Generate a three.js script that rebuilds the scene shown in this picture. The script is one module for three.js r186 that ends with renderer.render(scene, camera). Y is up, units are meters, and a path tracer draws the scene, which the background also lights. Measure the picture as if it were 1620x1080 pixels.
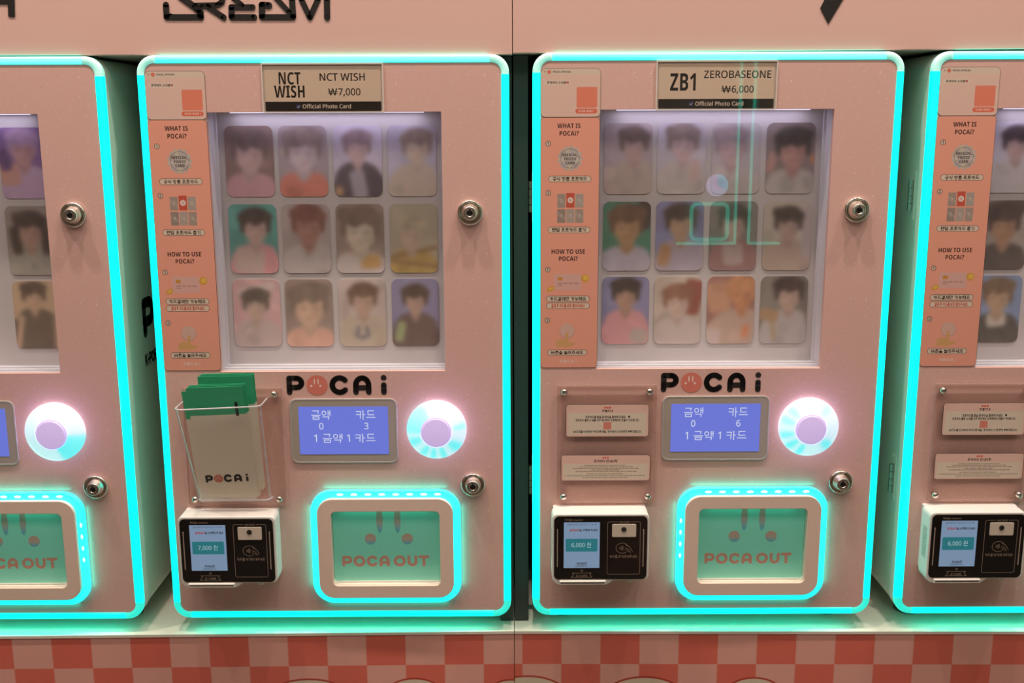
import * as THREE from 'three';
import { mergeGeometries, toCreasedNormals } from 'three/addons/utils/BufferGeometryUtils.js';
import { RoundedBoxGeometry } from 'three/addons/geometries/RoundedBoxGeometry.js';
import { RectAreaLightUniformsLib } from 'three/addons/lights/RectAreaLightUniformsLib.js';

// ---------------------------------------------------------------- camera, room light, exposure
const scene = new THREE.Scene();
scene.background = new THREE.Color(0, 0, 0);
RectAreaLightUniformsLib.init();
const renderer = new THREE.WebGLRenderer({ antialias: true });
renderer.toneMapping = THREE.LinearToneMapping;
renderer.toneMappingExposure = 1.0;
renderer.shadowMap.enabled = true;

const EYE = 1.55, DIST = 1.27, FOCAL = 1725;                 // eye height, distance to the door plane z = 0, focal length in pixels of a 1620 x 1080 frame
const intoWall = new THREE.Vector3(805 - 810, -(189 - 540), -FOCAL).normalize();      // in camera axes: where receding edges meet
const down = new THREE.Vector3(840 - 810, -(8998 - 540), -FOCAL).normalize();         // where the upright edges meet
down.addScaledVector(intoWall, -down.dot(intoWall)).normalize();
const up = down.clone().negate(), back = intoWall.clone().negate(), right = new THREE.Vector3().crossVectors(up, back);
const toCamera = new THREE.Matrix4().makeBasis(right, up, back), toWorld = toCamera.clone().transpose();
const camera = new THREE.PerspectiveCamera(2 * Math.atan(540 / FOCAL) * 180 / Math.PI, 1.5, 0.05, 30);
camera.position.set(0, EYE, DIST);
camera.quaternion.setFromRotationMatrix(toWorld);
scene.add(camera);
// a photograph pixel as a point on the plane z
function at(px, py, z = 0) {
  const d = new THREE.Vector3(px - 810, -(py - 540), -FOCAL).applyMatrix4(toWorld);
  return d.multiplyScalar((z - DIST) / d.z).add(camera.position);
}

const SPOT_POWER = 2.85, CEILING_GLOW = 2.75, WINDOW_GLOW = 3.9;
const LED = new THREE.Color().setRGB(0.0, 1.0, 0.70), LED_GLOW = 3.2;
const WARM = new THREE.Color().setRGB(1.0, 0.86, 0.74);

// ---------------------------------------------------------------- helpers
const mm = 0.001;
let seed = 7;
const rnd = () => { seed = (seed * 1664525 + 1013904223) >>> 0; return seed / 4294967296; };
const taken = new Map();
function numbered(name) {
  const n = taken.get(name) ?? 0;
  taken.set(name, n + 1);
  return n ? name + '_' + String(n).padStart(3, '0') : name;
}
function mesh(name, geometry, material, parent) {
  const m = new THREE.Mesh(geometry, material);
  m.name = parent ? name : numbered(name);
  m.castShadow = m.receiveShadow = true;
  (parent ?? scene).add(m);
  return m;
}
function group(name, parent) {
  const g = new THREE.Group();
  g.name = parent ? name : numbered(name);
  (parent ?? scene).add(g);
  return g;
}
function tag(o, label, category, grp) {
  o.userData.label = label; o.userData.category = category;
  if (grp) o.userData.group = grp;
  return o;
}
const structure = (o, label) => { o.userData.kind = 'structure'; o.userData.label = label; o.userData.category = 'room'; return o; };
function std(color, o = {}) {
  const m = new THREE.MeshStandardMaterial({ roughness: 0.5, metalness: 0, ...o });
  if (Array.isArray(color)) m.color.setRGB(...color); else m.color.set(color);
  return m;
}
function phys(color, o = {}) {
  const m = new THREE.MeshPhysicalMaterial({ roughness: 0.3, metalness: 0, ...o });
  if (Array.isArray(color)) m.color.setRGB(...color); else m.color.set(color);
  return m;
}
function glow(base, rgb, k, o = {}) {
  const m = std(base, o);
  m.emissive.setRGB(...rgb); m.emissiveIntensity = k;
  return m;
}
// rounded rectangle in millimetres (drawn in metres)
function rr(x0, y0, x1, y1, r, S = new THREE.Shape()) {
  x0 *= mm; y0 *= mm; x1 *= mm; y1 *= mm; r *= mm;
  if (r <= 0) { S.moveTo(x0, y0); S.lineTo(x1, y0); S.lineTo(x1, y1); S.lineTo(x0, y1); S.lineTo(x0, y0); return S; }
  S.moveTo(x0 + r, y0); S.lineTo(x1 - r, y0); S.absarc(x1 - r, y0 + r, r, -Math.PI / 2, 0, false);
  S.lineTo(x1, y1 - r); S.absarc(x1 - r, y1 - r, r, 0, Math.PI / 2, false);
  S.lineTo(x0 + r, y1); S.absarc(x0 + r, y1 - r, r, Math.PI / 2, Math.PI, false);
  S.lineTo(x0, y0 + r); S.absarc(x0 + r, y0 + r, r, Math.PI, Math.PI * 1.5, false);
  return S;
}
function withHoles(S, ...holes) { for (const h of holes) S.holes.push(rr(...h, new THREE.Path())); return S; }
// slab of a shape between two heights in millimetres, with an optional bevel inside those heights
function slab(S, z0, z1, bevel = 0) {
  const g = new THREE.ExtrudeGeometry(S, { depth: (z1 - z0 - 2 * bevel) * mm, bevelEnabled: bevel > 0, bevelThickness: bevel * mm, bevelSize: bevel * mm, bevelOffset: -bevel * mm, bevelSegments: 3, curveSegments: 10 });
  g.translate(0, 0, (z0 + bevel) * mm);
  return g;
}
// uv 0..1 over a rectangle in millimetres, for a print
function printed(g, x0, y0, x1, y1) {
  const p = g.attributes.position, uv = g.attributes.uv;
  for (let i = 0; i < p.count; i++) uv.setXY(i, (p.getX(i) / mm - x0) / (x1 - x0), (p.getY(i) / mm - y0) / (y1 - y0));
  return g;
}
function box(x0, y0, z0, x1, y1, z1, r = 0) {
  const w = (x1 - x0) * mm, h = (y1 - y0) * mm, d = (z1 - z0) * mm;
  const g = r ? new RoundedBoxGeometry(w, h, d, 2, Math.min(r * mm, w / 2.01, h / 2.01, d / 2.01)) : new THREE.BoxGeometry(w, h, d);
  return g.translate((x0 + x1) / 2 * mm, (y0 + y1) / 2 * mm, (z0 + z1) / 2 * mm);
}
function flat(g) { const o = g.index ? g.toNonIndexed() : g; for (const k of Object.keys(o.attributes)) if (!['position', 'normal', 'uv'].includes(k)) o.deleteAttribute(k); return o; }
const merged = (...gs) => mergeGeometries(gs.map(flat));
// turned shape: [radius, height] pairs in millimetres, axis towards +z
const turned = (pts, n = 40) => new THREE.LatheGeometry(pts.map(([r, h]) => new THREE.Vector2(r * mm, h * mm)), n).rotateX(Math.PI / 2);
// flat cut vinyl: a stroke of width w through points (metres), with round ends and joints
function ribbon(pts, w, z = 0) {
  const pos = [], h = w / 2;
  const tri = (...v) => { for (const [x, y] of v) pos.push(x, y, z); };
  for (let i = 0; i < pts.length; i++) {
    const [x, y] = pts[i];
    for (let k = 0; k < 16; k++) { const a = k / 16 * 2 * Math.PI, b = (k + 1) / 16 * 2 * Math.PI; tri([x, y], [x + h * Math.cos(a), y + h * Math.sin(a)], [x + h * Math.cos(b), y + h * Math.sin(b)]); }
    if (i) {
      const [u, v] = pts[i - 1], l = Math.hypot(x - u, y - v) || 1, nx = -(y - v) / l * h, ny = (x - u) / l * h;
      tri([u - nx, v - ny], [x - nx, y - ny], [x + nx, y + ny]); tri([u - nx, v - ny], [x + nx, y + ny], [u + nx, v + ny]);
    }
  }
  const g = new THREE.BufferGeometry();
  g.setAttribute('position', new THREE.Float32BufferAttribute(pos, 3));
  g.setAttribute('normal', new THREE.Float32BufferAttribute(pos.map((_, i) => (i % 3 === 2 ? 1 : 0)), 3));
  g.setAttribute('uv', new THREE.Float32BufferAttribute(new Float32Array(pos.length / 3 * 2), 2));
  return g;
}
const arc = (cx, cy, rx, ry, a0, a1, n = 14) => Array.from({ length: n + 1 }, (_, i) => { const a = (a0 + (a1 - a0) * i / n) * Math.PI / 180; return [cx + rx * Math.cos(a), cy + ry * Math.sin(a)]; });
function rectLight(parent, color, intensity, w, h, [x, y, z], dir) {
  const l = new THREE.RectAreaLight(color, intensity, w, h);
  l.position.set(x, y, z);
  l.lookAt(x + dir[0], y + dir[1], z + dir[2]);      // before it is parented: dir is in the parent's axes, which are the world's
  parent.add(l);
  return l;
}

// ---------------------------------------------------------------- lettering on canvases
const CHO = 'ㄱㄲㄴㄷㄸㄹㅁㅂㅃㅅㅆㅇㅈㅉㅊㅋㅌㅍㅎ', JUNG = 'ㅏㅐㅑㅒㅓㅔㅕㅖㅗㅘㅙㅚㅛㅜㅝㅞㅟㅠㅡㅢㅣ';
const JONG = ['', 'ㄱ', 'ㄲ', 'ㄱㅅ', 'ㄴ', 'ㄴㅈ', 'ㄴㅎ', 'ㄷ', 'ㄹ', 'ㄹㄱ', 'ㄹㅁ', 'ㄹㅂ', 'ㄹㅅ', 'ㄹㅌ', 'ㄹㅍ', 'ㄹㅎ', 'ㅁ', 'ㅂ', 'ㅂㅅ', 'ㅅ', 'ㅆ', 'ㅇ', 'ㅈ', 'ㅊ', 'ㅋ', 'ㅌ', 'ㅍ', 'ㅎ'];
const CON = {
  ㄱ: [[0, .08, .92, .08, .82, 1]], ㄴ: [[.06, 0, .06, .92, 1, .92]], ㄷ: [[1, .06, .06, .06, .06, .94, 1, .94]],
  ㄹ: [[.02, .03, .94, .03, .94, .48, .06, .48, .06, .97, 1, .97]], ㅁ: [[.05, .05, .95, .05, .95, .95, .05, .95, .05, .05]],
  ㅂ: [[.08, 0, .08, .95, .92, .95, .92, 0], [.08, .48, .92, .48]], ㅅ: [[.5, 0, .45, .4, .02, 1], [.5, .3, .98, 1]],
  ㅇ: [], ㅈ: [[.03, .06, .97, .06], [.5, .06, .45, .45, .02, 1], [.5, .4, .98, 1]],
  ㅊ: [[.3, -.02, .7, -.02], [.03, .22, .97, .22], [.5, .22, .45, .55, .02, 1], [.5, .5, .98, 1]],
  ㅋ: [[0, .08, .92, .08, .82, 1], [0, .5, .88, .5]], ㅌ: [[1, .05, .06, .05, .06, .95, 1, .95], [.06, .5, .95, .5]],
  ㅍ: [[0, .06, 1, .06], [.3, .06, .3, .94], [.7, .06, .7, .94], [0, .94, 1, .94]], ㅎ: [[.3, -.04, .7, -.04], [.03, .2, .97, .2]],
};
const DOUBLE = { ㄲ: 'ㄱ', ㄸ: 'ㄷ', ㅃ: 'ㅂ', ㅆ: 'ㅅ', ㅉ: 'ㅈ' };
function jamo(c, ch, x, y, w, h) {
  if (ch.length > 1) { jamo(c, ch[0], x, y, w * .46, h); jamo(c, ch[1], x + w * .54, y, w * .46, h); return; }
  if (DOUBLE[ch]) { jamo(c, DOUBLE[ch] + DOUBLE[ch], x, y, w, h); return; }
  for (const s of CON[ch]) { c.moveTo(x + s[0] * w, y + s[1] * h); for (let i = 2; i < s.length; i += 2) c.lineTo(x + s[i] * w, y + s[i + 1] * h); }
  if (ch === 'ㅇ' || ch === 'ㅎ') {
    const cy = y + h * (ch === 'ㅇ' ? .5 : .67), ry = h * (ch === 'ㅇ' ? .48 : .32), rx = Math.min(w * .46, ry * 1.25);
    c.moveTo(x + w / 2 + rx, cy); c.ellipse(x + w / 2, cy, rx, ry, 0, 0, Math.PI * 2);
  }
}
function vowel(c, v, x, y, s, hasTail) {
  const H = hasTail ? .58 : 1, L = (...p) => { c.moveTo(x + p[0] * s, y + p[1] * s); c.lineTo(x + p[2] * s, y + p[3] * s); };
  const up1 = (X, Y) => L(X, Y - .2 * H, X, Y), dn1 = (X, Y) => L(X, Y, X, Y + .2 * H);
  const n = JUNG.indexOf(v), hz = (Y) => L(.04, Y, .96, Y);
  const mid = .46 * H;
  if (n < 8 || n === 20) {
    const two = n === 1 || n === 3 || n === 5 || n === 7, X = two ? .94 : n < 4 ? .76 : .84;
    L(X, 0, X, H);
    if (two) L(.73, .03, .73, H * .97);
    if (n === 0) L(X, mid, X + .2, mid);
    if (n === 2) { L(X, mid - .1, X + .2, mid - .1); L(X, mid + .1, X + .2, mid + .1); }
    if (n === 1) L(.73, mid, .94, mid);
    if (n === 3) { L(.73, mid - .1, .94, mid - .1); L(.73, mid + .1, .94, mid + .1); }
    if (n === 4) L(X - .22, mid, X, mid);
    if (n === 6) { L(X - .22, mid - .1, X, mid - .1); L(X - .22, mid + .1, X, mid + .1); }
    if (n === 5) L(.54, mid, .73, mid);
    if (n === 7) { L(.54, mid - .1, .73, mid - .1); L(.54, mid + .1, .73, mid + .1); }
    return 'v';
  }
  if ([8, 12, 13, 17, 18].includes(n)) {
    const Y = hasTail ? (n === 13 || n === 17 ? .43 : .52) : (n === 13 || n === 17 ? .62 : n === 18 ? .78 : .86);
    hz(Y);
    if (n === 8) up1(.5, Y); if (n === 12) { up1(.34, Y); up1(.66, Y); } if (n === 13) { L(.5, Y, .5, Y + (hasTail ? .12 : .34)); } if (n === 17) { dn1(.34, Y); dn1(.66, Y); }
    return 'h';
  }
  const Y = hasTail ? .46 : .74;
  L(.02, Y, .64, Y);
  if (n === 9 || n === 10 || n === 11) up1(.32, Y); else if (n !== 19) L(.34, Y, .34, Y + .16 * H);
  const X = .82;
  L(X, 0, X, H);
  if (n === 9) L(X, mid, X + .17, mid);
  if (n === 14) L(X - .16, Y + .1 * H + .02, X, Y + .1 * H + .02);
  if (n === 10 || n === 15) L(.96, 0, .96, H);
  return 'm';
}
function syllable(c, code, x, y, s) {
  const k = code - 0xac00, cho = CHO[Math.floor(k / 588)], v = JUNG[Math.floor(k % 588 / 28)], tail = JONG[k % 28];
  const kind = vowel(c, v, x, y, s, !!tail), two = 'ㅐㅒㅔㅖ'.includes(v);
  const H = tail ? .52 : kind === 'v' ? .86 : kind === 'm' ? (tail ? .3 : .5) : .5;
  if (kind === 'v') jamo(c, cho, x + .03 * s, y + .05 * s, (two ? .46 : .52) * s, (tail ? .46 : .82) * s);
  else if (kind === 'm') jamo(c, cho, x + .06 * s, y + .02 * s, .52 * s, (tail ? .24 : .44) * s);
  else jamo(c, cho, x + .16 * s, y + .01 * s, .68 * s, (tail ? .26 : 'ㅜㅠ'.includes(v) ? .46 : .5) * s);
  if (tail) jamo(c, tail, x + .14 * s, y + .68 * s, .72 * s, .3 * s);
}
const isHangul = (ch) => ch >= '가' && ch <= '힣';
// text with Latin and Korean letters; y is the baseline
function write(c, text, x, y, size, { color = '#000', bold = false, align = 'left', sx = 1, weight = bold ? .13 : .085, italic = false, wide = 0, heavy = 0 } = {}) {
  c.save();
  c.fillStyle = c.strokeStyle = color;
  c.font = (italic ? 'italic ' : '') + (bold ? 'bold ' : '') + size + 'px sans-serif';
  if (wide) sx = wide / [...text].reduce((a, ch) => a + (isHangul(ch) ? size * .96 : c.measureText(ch).width), 0);
  const adv = (ch) => (isHangul(ch) ? size * .96 : c.measureText(ch).width) * sx;
  const total = [...text].reduce((a, ch) => a + adv(ch), 0);
  let X = x - (align === 'center' ? total / 2 : align === 'right' ? total : 0);
  c.lineCap = c.lineJoin = 'round';
  for (const ch of text) {
    if (isHangul(ch)) {
      c.save(); c.translate(X, y - size * .78); c.scale(sx, 1); c.lineWidth = size * weight;
      c.beginPath(); syllable(c, ch.charCodeAt(0), size * .05, 0, size * .86); c.stroke(); c.restore();
    } else { c.save(); c.translate(X, y); c.scale(sx, 1); c.fillText(ch, 0, 0); if (heavy) { c.lineWidth = heavy; c.strokeText(ch, 0, 0); } c.restore(); }
    X += adv(ch);
  }
  c.restore();
  return total;
}
function canvas(w, h, fill) {
  const cv = document.createElement('canvas');
  cv.width = w; cv.height = h;
  const c = cv.getContext('2d');
  if (fill) { c.fillStyle = fill; c.fillRect(0, 0, w, h); }
  return [cv, c];
}
function texture(cv) { const t = new THREE.CanvasTexture(cv); t.colorSpace = THREE.SRGBColorSpace; t.anisotropy = 8; return t; }
function pill(c, x, y, w, h, r, fill, stroke, lw = 2) {
  c.beginPath(); c.roundRect(x, y, w, h, r);
  if (fill) { c.fillStyle = fill; c.fill(); }
  if (stroke) { c.strokeStyle = stroke; c.lineWidth = lw; c.stroke(); }
}
// the maker's rounded letters as strokes in a unit-high box (y up): [advance, strokes]
const LOGO = {
  P: [.90, [[[.15, .15], [.15, .85], [.5, .85], ...arc(.5, .62, .25, .23, 90, -90), [.15, .39]]]],
  C: [1.03, [arc(.5, .5, .36, .36, 42, 318, 24)]],
  A: [.94, [[[.15, .14], [.15, .5], ...arc(.46, .5, .31, .35, 180, 0, 16), [.77, .14]], [[.15, .36], [.77, .36]]]],
  I: [.34, [[[.17, .14], [.17, .5]]]],
};
function logoCanvas(c, x, y, h, color, disc) {     // y = baseline
  c.strokeStyle = c.fillStyle = color; c.lineCap = c.lineJoin = 'round'; c.lineWidth = h * .25;
  const put = (k, X) => { for (const s of LOGO[k][1]) { c.beginPath(); s.forEach(([a, b], i) => c[i ? 'lineTo' : 'moveTo'](X + a * h, y - b * h)); c.stroke(); } };
  put('P', x); put('C', x + 2.16 * h); put('A', x + 3.33 * h); put('I', x + 4.73 * h);
  c.beginPath(); c.arc(x + 4.9 * h, y - .86 * h, h * .14, 0, 7); c.fill();
  c.fillStyle = disc; c.beginPath(); c.arc(x + 1.52 * h, y - .5 * h, h * .5, 0, 7); c.fill();
}

// ---------------------------------------------------------------- materials
function glitter(base, size, dots) {                 // pearl flakes set in paint
  const [cv, c] = canvas(1024, 1024, base);
  for (let i = 0; i < dots; i++) {
    const x = rnd() * 1024, y = rnd() * 1024, r = .45 + rnd() * .9, k = rnd();
    c.fillStyle = k < .5 ? `rgba(255,246,238,${.25 + rnd() * .6})` : `rgba(150,112,108,${.1 + rnd() * .25})`;
    c.beginPath(); c.arc(x, y, r * (rnd() < .09 ? 1.8 : 1), 0, 7); c.fill();
  }
  const t = texture(cv);
  t.wrapS = t.wrapT = THREE.RepeatWrapping; t.repeat.set(1 / size, 1 / size);
  return t;
}
const M = {
  door: phys('#ffffff', { map: glitter('#dcb0a6', .26, 9000), roughness: .42, clearcoat: .25, clearcoatRoughness: .3 }),
  shell: phys([.74, .70, .62], { roughness: .38 }),
  bezel: phys('#ffffff', { map: glitter('#e6cbbb', .30, 2500), roughness: .5 }),
  cream: phys([.78, .72, .62], { roughness: .4, clearcoat: .3 }),
  post: std([.040, .040, .035], { roughness: .5 }),
  header: phys([.73, .46, .40], { roughness: .45 }),
  black: std([.018, .014, .013], { roughness: .45 }),
  salmon: std([.70, .20, .15], { roughness: .5 }),
  mark: std([.85, .62, .56], { roughness: .5 }),
  chrome: phys([.80, .74, .66], { metalness: 1, roughness: .16 }),
  steel: phys([.62, .57, .50], { metalness: 1, roughness: .28 }),
  hingeSteel: phys([.42, .40, .36], { metalness: 1, roughness: .35 }),
  hole: std([.01, .01, .01], { roughness: .7 }),
  side: glow([.0, .25, .20], [0, 1, .80], 1.7, { roughness: .5 }),
  top: glow([.42, .5, .46], [0, 1, .86], 1.1, { roughness: .5 }),
  cornerHigh: glow([.72, .74, .68], [.04, 1, .80], .50, { roughness: .45 }),
  cornerLow: glow([.08, .3, .26], [0, 1, .78], .75, { roughness: .45 }),
  outletLight: glow([.1, .4, .35], [0, 1, .92], 1.3, { roughness: .4 }),
  diode: glow([.5, .8, .8], [.5, 1, 1], 1.3, { roughness: .4 }),
  windowWall: std([.72, .70, .75], { roughness: .5 }),
  board: std([.66, .60, .60], { roughness: .6 }),
  lampBar: glow([.9, .9, .9], [.72, .70, 1], 1.6, { roughness: .5 }),
  glass: phys('#ffffff', { transmission: 1, thickness: 0, roughness: 0, ior: 1.5 }),
  acrylic: phys([.97, .95, .93], { transmission: 1, thickness: 0, roughness: .02, ior: 1.49 }),
  acrylicEdge: phys([.85, .84, .82], { transmission: .6, thickness: 0, roughness: .25, ior: 1.49 }),
  hub: phys([.62, .52, .72], { roughness: .12, clearcoat: 1, clearcoatRoughness: .05 }),
  terminal: phys([.78, .73, .67], { roughness: .38 }),
  lcdBezel: phys([.40, .34, .29], { roughness: .5 }),
};
M.hub.emissive.setRGB(.40, .30, .60); M.hub.emissiveIntensity = .8;

// ---------------------------------------------------------------- the room (the photograph shows none of it; it carries the light)
{
  const wall = std([.62, .55, .48], { roughness: .8 }), floorM = std([.30, .26, .23], { roughness: .4 }), ceil = std([.75, .72, .68], { roughness: .9 });
  structure(mesh('floor', new THREE.BoxGeometry(7.2, .1, 4.6).translate(0, -.05, 1.6), floorM), 'dark smooth shop floor under the counters');
  structure(mesh('ceiling', new THREE.BoxGeometry(7.2, .1, 4.6).translate(0, 2.85, 1.6), ceil), 'white shop ceiling above the machines');
  structure(mesh('wall_back', new THREE.BoxGeometry(7.2, 2.8, .1).translate(0, 1.4, -.596), wall), 'plain shop wall behind the cabinets');
  structure(mesh('wall_front', new THREE.BoxGeometry(7.2, 2.8, .1).translate(0, 1.4, 3.8), wall), 'plain shop wall facing the machines');
  structure(mesh('wall_left', new THREE.BoxGeometry(.1, 2.8, 4.6).translate(-3.55, 1.4, 1.6), wall), 'plain side wall of the shop beyond the cabinets');
  structure(mesh('wall_right', new THREE.BoxGeometry(.1, 2.8, 4.6).translate(3.55, 1.4, 1.6), wall), 'plain side wall of the shop at the other end');
  // spotlights over the gaps between the machines, as the straight shadow edges on the shelf show
  for (const x of [-.93, -.459, .008, .481, .95]) {
    const s = group('spotlight');
    s.position.set(x, 2.8, .26);
    tag(s, 'small round ceiling spotlight shining down the front of the machines', 'spotlight', 'spotlights along the cabinet front');
    mesh('housing', new THREE.CylinderGeometry(.045, .045, .10, 28, 1, true).translate(0, -.05, 0), std([.8, .8, .8], { side: THREE.DoubleSide }), s);
    mesh('lens', new THREE.CylinderGeometry(.04, .04, .006, 28).translate(0, -.085, 0), glow([.8, .8, .8], [1, .86, .74], 6), s);
    const l = new THREE.SpotLight(WARM, SPOT_POWER, 0, .72, .6, 2);
    l.position.set(0, -.105, 0); l.target.position.set(0, -2.0, -.08); l.castShadow = true; l.shadow.radius = 1.2;
    s.add(l, l.target);
  }
  // long soft panels further out in the ceiling
  for (const [x, z] of [[-1.5, 1.15], [0, 1.15], [1.5, 1.15]]) {
    const p = group('light_panel');
    p.position.set(x, 2.79, z);
    tag(p, 'flat square light panel in the shop ceiling', 'ceiling light', 'light panels in the ceiling');
    mesh('frame', new THREE.BoxGeometry(1.24, .02, .64), std([.8, .8, .8]), p);
    mesh('diffuser', new THREE.BoxGeometry(1.2, .006, .6).translate(0, -.012, 0), glow([.8, .8, .8], [1, .9, .8], 1.2), p);
    rectLight(p, new THREE.Color().setRGB(1, .88, .78), CEILING_GLOW, 1.2, .6, [0, -.018, 0], [0, -1, .001]);
  }
}

// ---------------------------------------------------------------- the two cabinets the machines stand in
const SHELF = EYE - .630;
function checkerTexture(x0, x1, firstEdge, blobs) {       // vinyl sheet with a check print; metres to pixels
  const top = EYE - .6315, bottom = top - .22, S = 1400, [cv, c] = canvas(Math.min(2048, Math.round((x1 - x0) * S)), Math.round((top - bottom) * S), '#e4a698');
  const k = cv.width / (x1 - x0), a = .0492, rowEdge = EYE - .6752;
  for (let i = -40; i < 60; i++) for (let j = -1; j < 5; j++) {
    if ((i + j) & 1) continue;
    c.fillStyle = '#dd6d5b';
    const X = firstEdge + i * a, Y = rowEdge - j * a;
    c.fillRect((X - x0) * k, (top - Y) * k, a * k, a * k);
  }
  for (const [bx, by, rx, ry] of blobs) {
    c.beginPath(); c.ellipse((bx - x0) * k, (top - (EYE + by - ry)) * k, rx * k, ry * k, 0, 0, 7);
    c.fillStyle = '#d8c6ae'; c.fill(); c.strokeStyle = '#b03a28'; c.lineWidth = .0022 * k; c.stroke();
  }
  return [texture(cv), top, bottom];
}
const planShape = (pts, height) => new THREE.ExtrudeGeometry(new THREE.Shape(pts.map(([x, z]) => new THREE.Vector2(x, -z))), { depth: height, bevelEnabled: false }).rotateX(-Math.PI / 2);
const BACK = -.545;
function counter(x0, x1, frontAt, label, firstEdge, blobs) {
  const g = tag(group('counter'), label, 'counter');
  mesh('shelf', planShape([[x0, frontAt(x0)], [x1, frontAt(x1)], [x1, BACK], [x0, BACK]], .003).translate(0, SHELF - .003, 0), M.cream, g);
  mesh('shelf_edge', planShape([[x0, frontAt(x0) + .0014], [x1, frontAt(x1) + .0014], [x1, frontAt(x1)], [x0, frontAt(x0)]], .0036).translate(0, SHELF - .0034, 0), M.cream, g);
  const [map, top, bottom] = checkerTexture(x0, x1, firstEdge, blobs), f0 = frontAt(x0), f1 = frontAt(x1), panel = new THREE.BufferGeometry();
  panel.setAttribute('position', new THREE.Float32BufferAttribute([x0, bottom, f0, x1, bottom, f1, x1, top, f1, x0, top, f0], 3));
  panel.setAttribute('uv', new THREE.Float32BufferAttribute([0, 0, 1, 0, 1, 1, 0, 1], 2));
  panel.setIndex([0, 1, 2, 0, 2, 3]); panel.computeVertexNormals();
  mesh('checked_vinyl', panel, std('#ffffff', { map, roughness: .5 }), g).userData.label = 'red and pink check print with cream letter tops';
  mesh('base', planShape([[x0, f0 - .001], [x1, f1 - .001], [x1, BACK], [x0, BACK]], SHELF - .003), std([.45, .2, .17], { roughness: .6 }), g);
  return g;
}
function header(x0, x1, lowEdge, label) {
  const g = tag(group('header_board'), label, 'header board');
  const S = new THREE.Shape([[x0, lowEdge(x0)], [x1, lowEdge(x1)], [x1, 2.12], [x0, 2.12]].map(([x, y]) => new THREE.Vector2(x, y)));
  mesh('board', slab(S, BACK * 1000, -5, .8), M.header, g);
  return g;
}
const front = (x) => -.0016 + Math.abs(x) * .0117;
counter(-1.42, .0040, front, 'checked counter under the card-pocket machine', -.0345, [[-.257, -.6935, .055, .03], [-.123, -.694, .036, .022], [.0, -.697, .03, .02]]);
counter(.0048, 1.44, front, 'checked counter under the machines priced 6,000', .0145 - .0492, [[.021, -.692, .05, .028], [.169, -.693, .052, .03], [.308, -.694, .034, .02]]);
const lowL = (x) => EYE + .0722 - x * .0012, lowR = (x) => EYE + .0734 + x * .005;
const leftCabinet = header(-1.42, .0040, lowL, 'pink header board with black angular lettering');
const rightCabinet = header(.0048, 1.44, lowR, 'pink header board with one black slanted mark');
for (const [x0, x1, low, label] of [[-.0131, .0036, lowL, 'dark partition panel on the side of the card-pocket machine'], [.0052, .0225, lowR, 'dark partition panel with a hinge of the next machine beside it']])
  tag(mesh('partition_panel', box(x0 * 1000, SHELF * 1000 + .3, BACK * 1000, x1 * 1000, low(0) * 1000 - .6, -29, .6), M.post), label, 'partition');
{ // vinyl marks on the headers: only their lower ends are in view
  const HZ = -.0042, hp = (px, py) => { const p = at(px, py, HZ); return [p.x, p.y]; };
  const d = (x, y) => hp(250 + x / 5.786, y / 5.786), W = (w) => w / 5.786 / 1.358 * mm;
  const strokes = (list) => merged(...list.map(([w, ...pts]) => ribbon(pts.map((p) => d(...p)), W(w), HZ)));
  const letters = [
    [[54, [72, 44], [78, 155]], [52, [80, 157], [388, 157]], [60, [205, -30], [345, 72], [386, 112], [390, 155]], [16, [88, 142], [120, 130]]],
    [[50, [335, 52], [545, 46], [586, 18], [590, -30]], [52, [455, 62], [602, 160]], [40, [400, 60], [470, 62]]],
    [[52, [672, 66], [866, 66]], [46, [688, -20], [765, 44]], [54, [672, 66], [674, 157]], [54, [674, 157], [880, 158]]],
    [[58, [950, 46], [1016, 50]], [56, [950, 46], [952, 155]], [52, [952, 157], [1236, 157]], [54, [1236, 155], [1226, -20]], [46, [1075, -25], [1198, 110]]],
    [[50, [1310, -10], [1390, 160]], [50, [1390, 160], [1466, -10]]],
    [[54, [1545, -20], [1548, 160]]],
  ];
  for (const l of letters) mesh('header_letter', strokes(l), M.black, leftCabinet).userData.label = 'black cut letter';
  const poly = (pts, host) => { const S = new THREE.Shape(pts.map((p) => new THREE.Vector2(...hp(...p)))); mesh('header_letter', new THREE.ShapeGeometry(S).translate(0, 0, HZ), M.black, host).userData.label = 'black cut mark'; };
  poly([[-8, -6], [23, -6], [23.7, 26.7], [13, 26.7], [12.2, 6.7], [-8, 6.7]], leftCabinet);
  poly([[1307, -6], [1337, -6], [1310.6, 38], [1297.6, 13]], rightCabinet);
}

// ---------------------------------------------------------------- prints shared by the machines
const noticeMap = (() => {
  const [cv, c] = canvas(640, 500, '#dcb9ab');
  c.fillStyle = '#d6c0ae'; c.fillRect(0, 0, 640, 66);
  write(c, '<', 30, 44, 34, { bold: true });
  c.fillStyle = '#d65a44'; c.beginPath(); c.arc(88, 34, 20, 0, 7); c.fill();
  c.strokeStyle = '#f0c0b0'; c.lineWidth = 3; c.beginPath(); c.moveTo(80, 44); c.lineTo(82, 26); c.moveTo(90, 44); c.lineTo(92, 26); c.stroke();
  write(c, 'POCAI_OFFICIAL', 126, 42, 25, { bold: true });
  pill(c, 32, 116, 290, 54, 27, '#dcc3b2');
  write(c, '포카아이 소식받기', 62, 154, 30, { bold: true });
  pill(c, 272, 132, 26, 20, 3, '#c25a58');
  pill(c, 384, 190, 222, 216, 14, '#e08068');
  pill(c, 372, 416, 236, 50, 25, '#d96a52');
  write(c, 'SCAN HERE !', 490, 452, 32, { color: '#e8c6b8', align: 'center', bold: true, sx: .92 });
  return texture(cv);
})();
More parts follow.
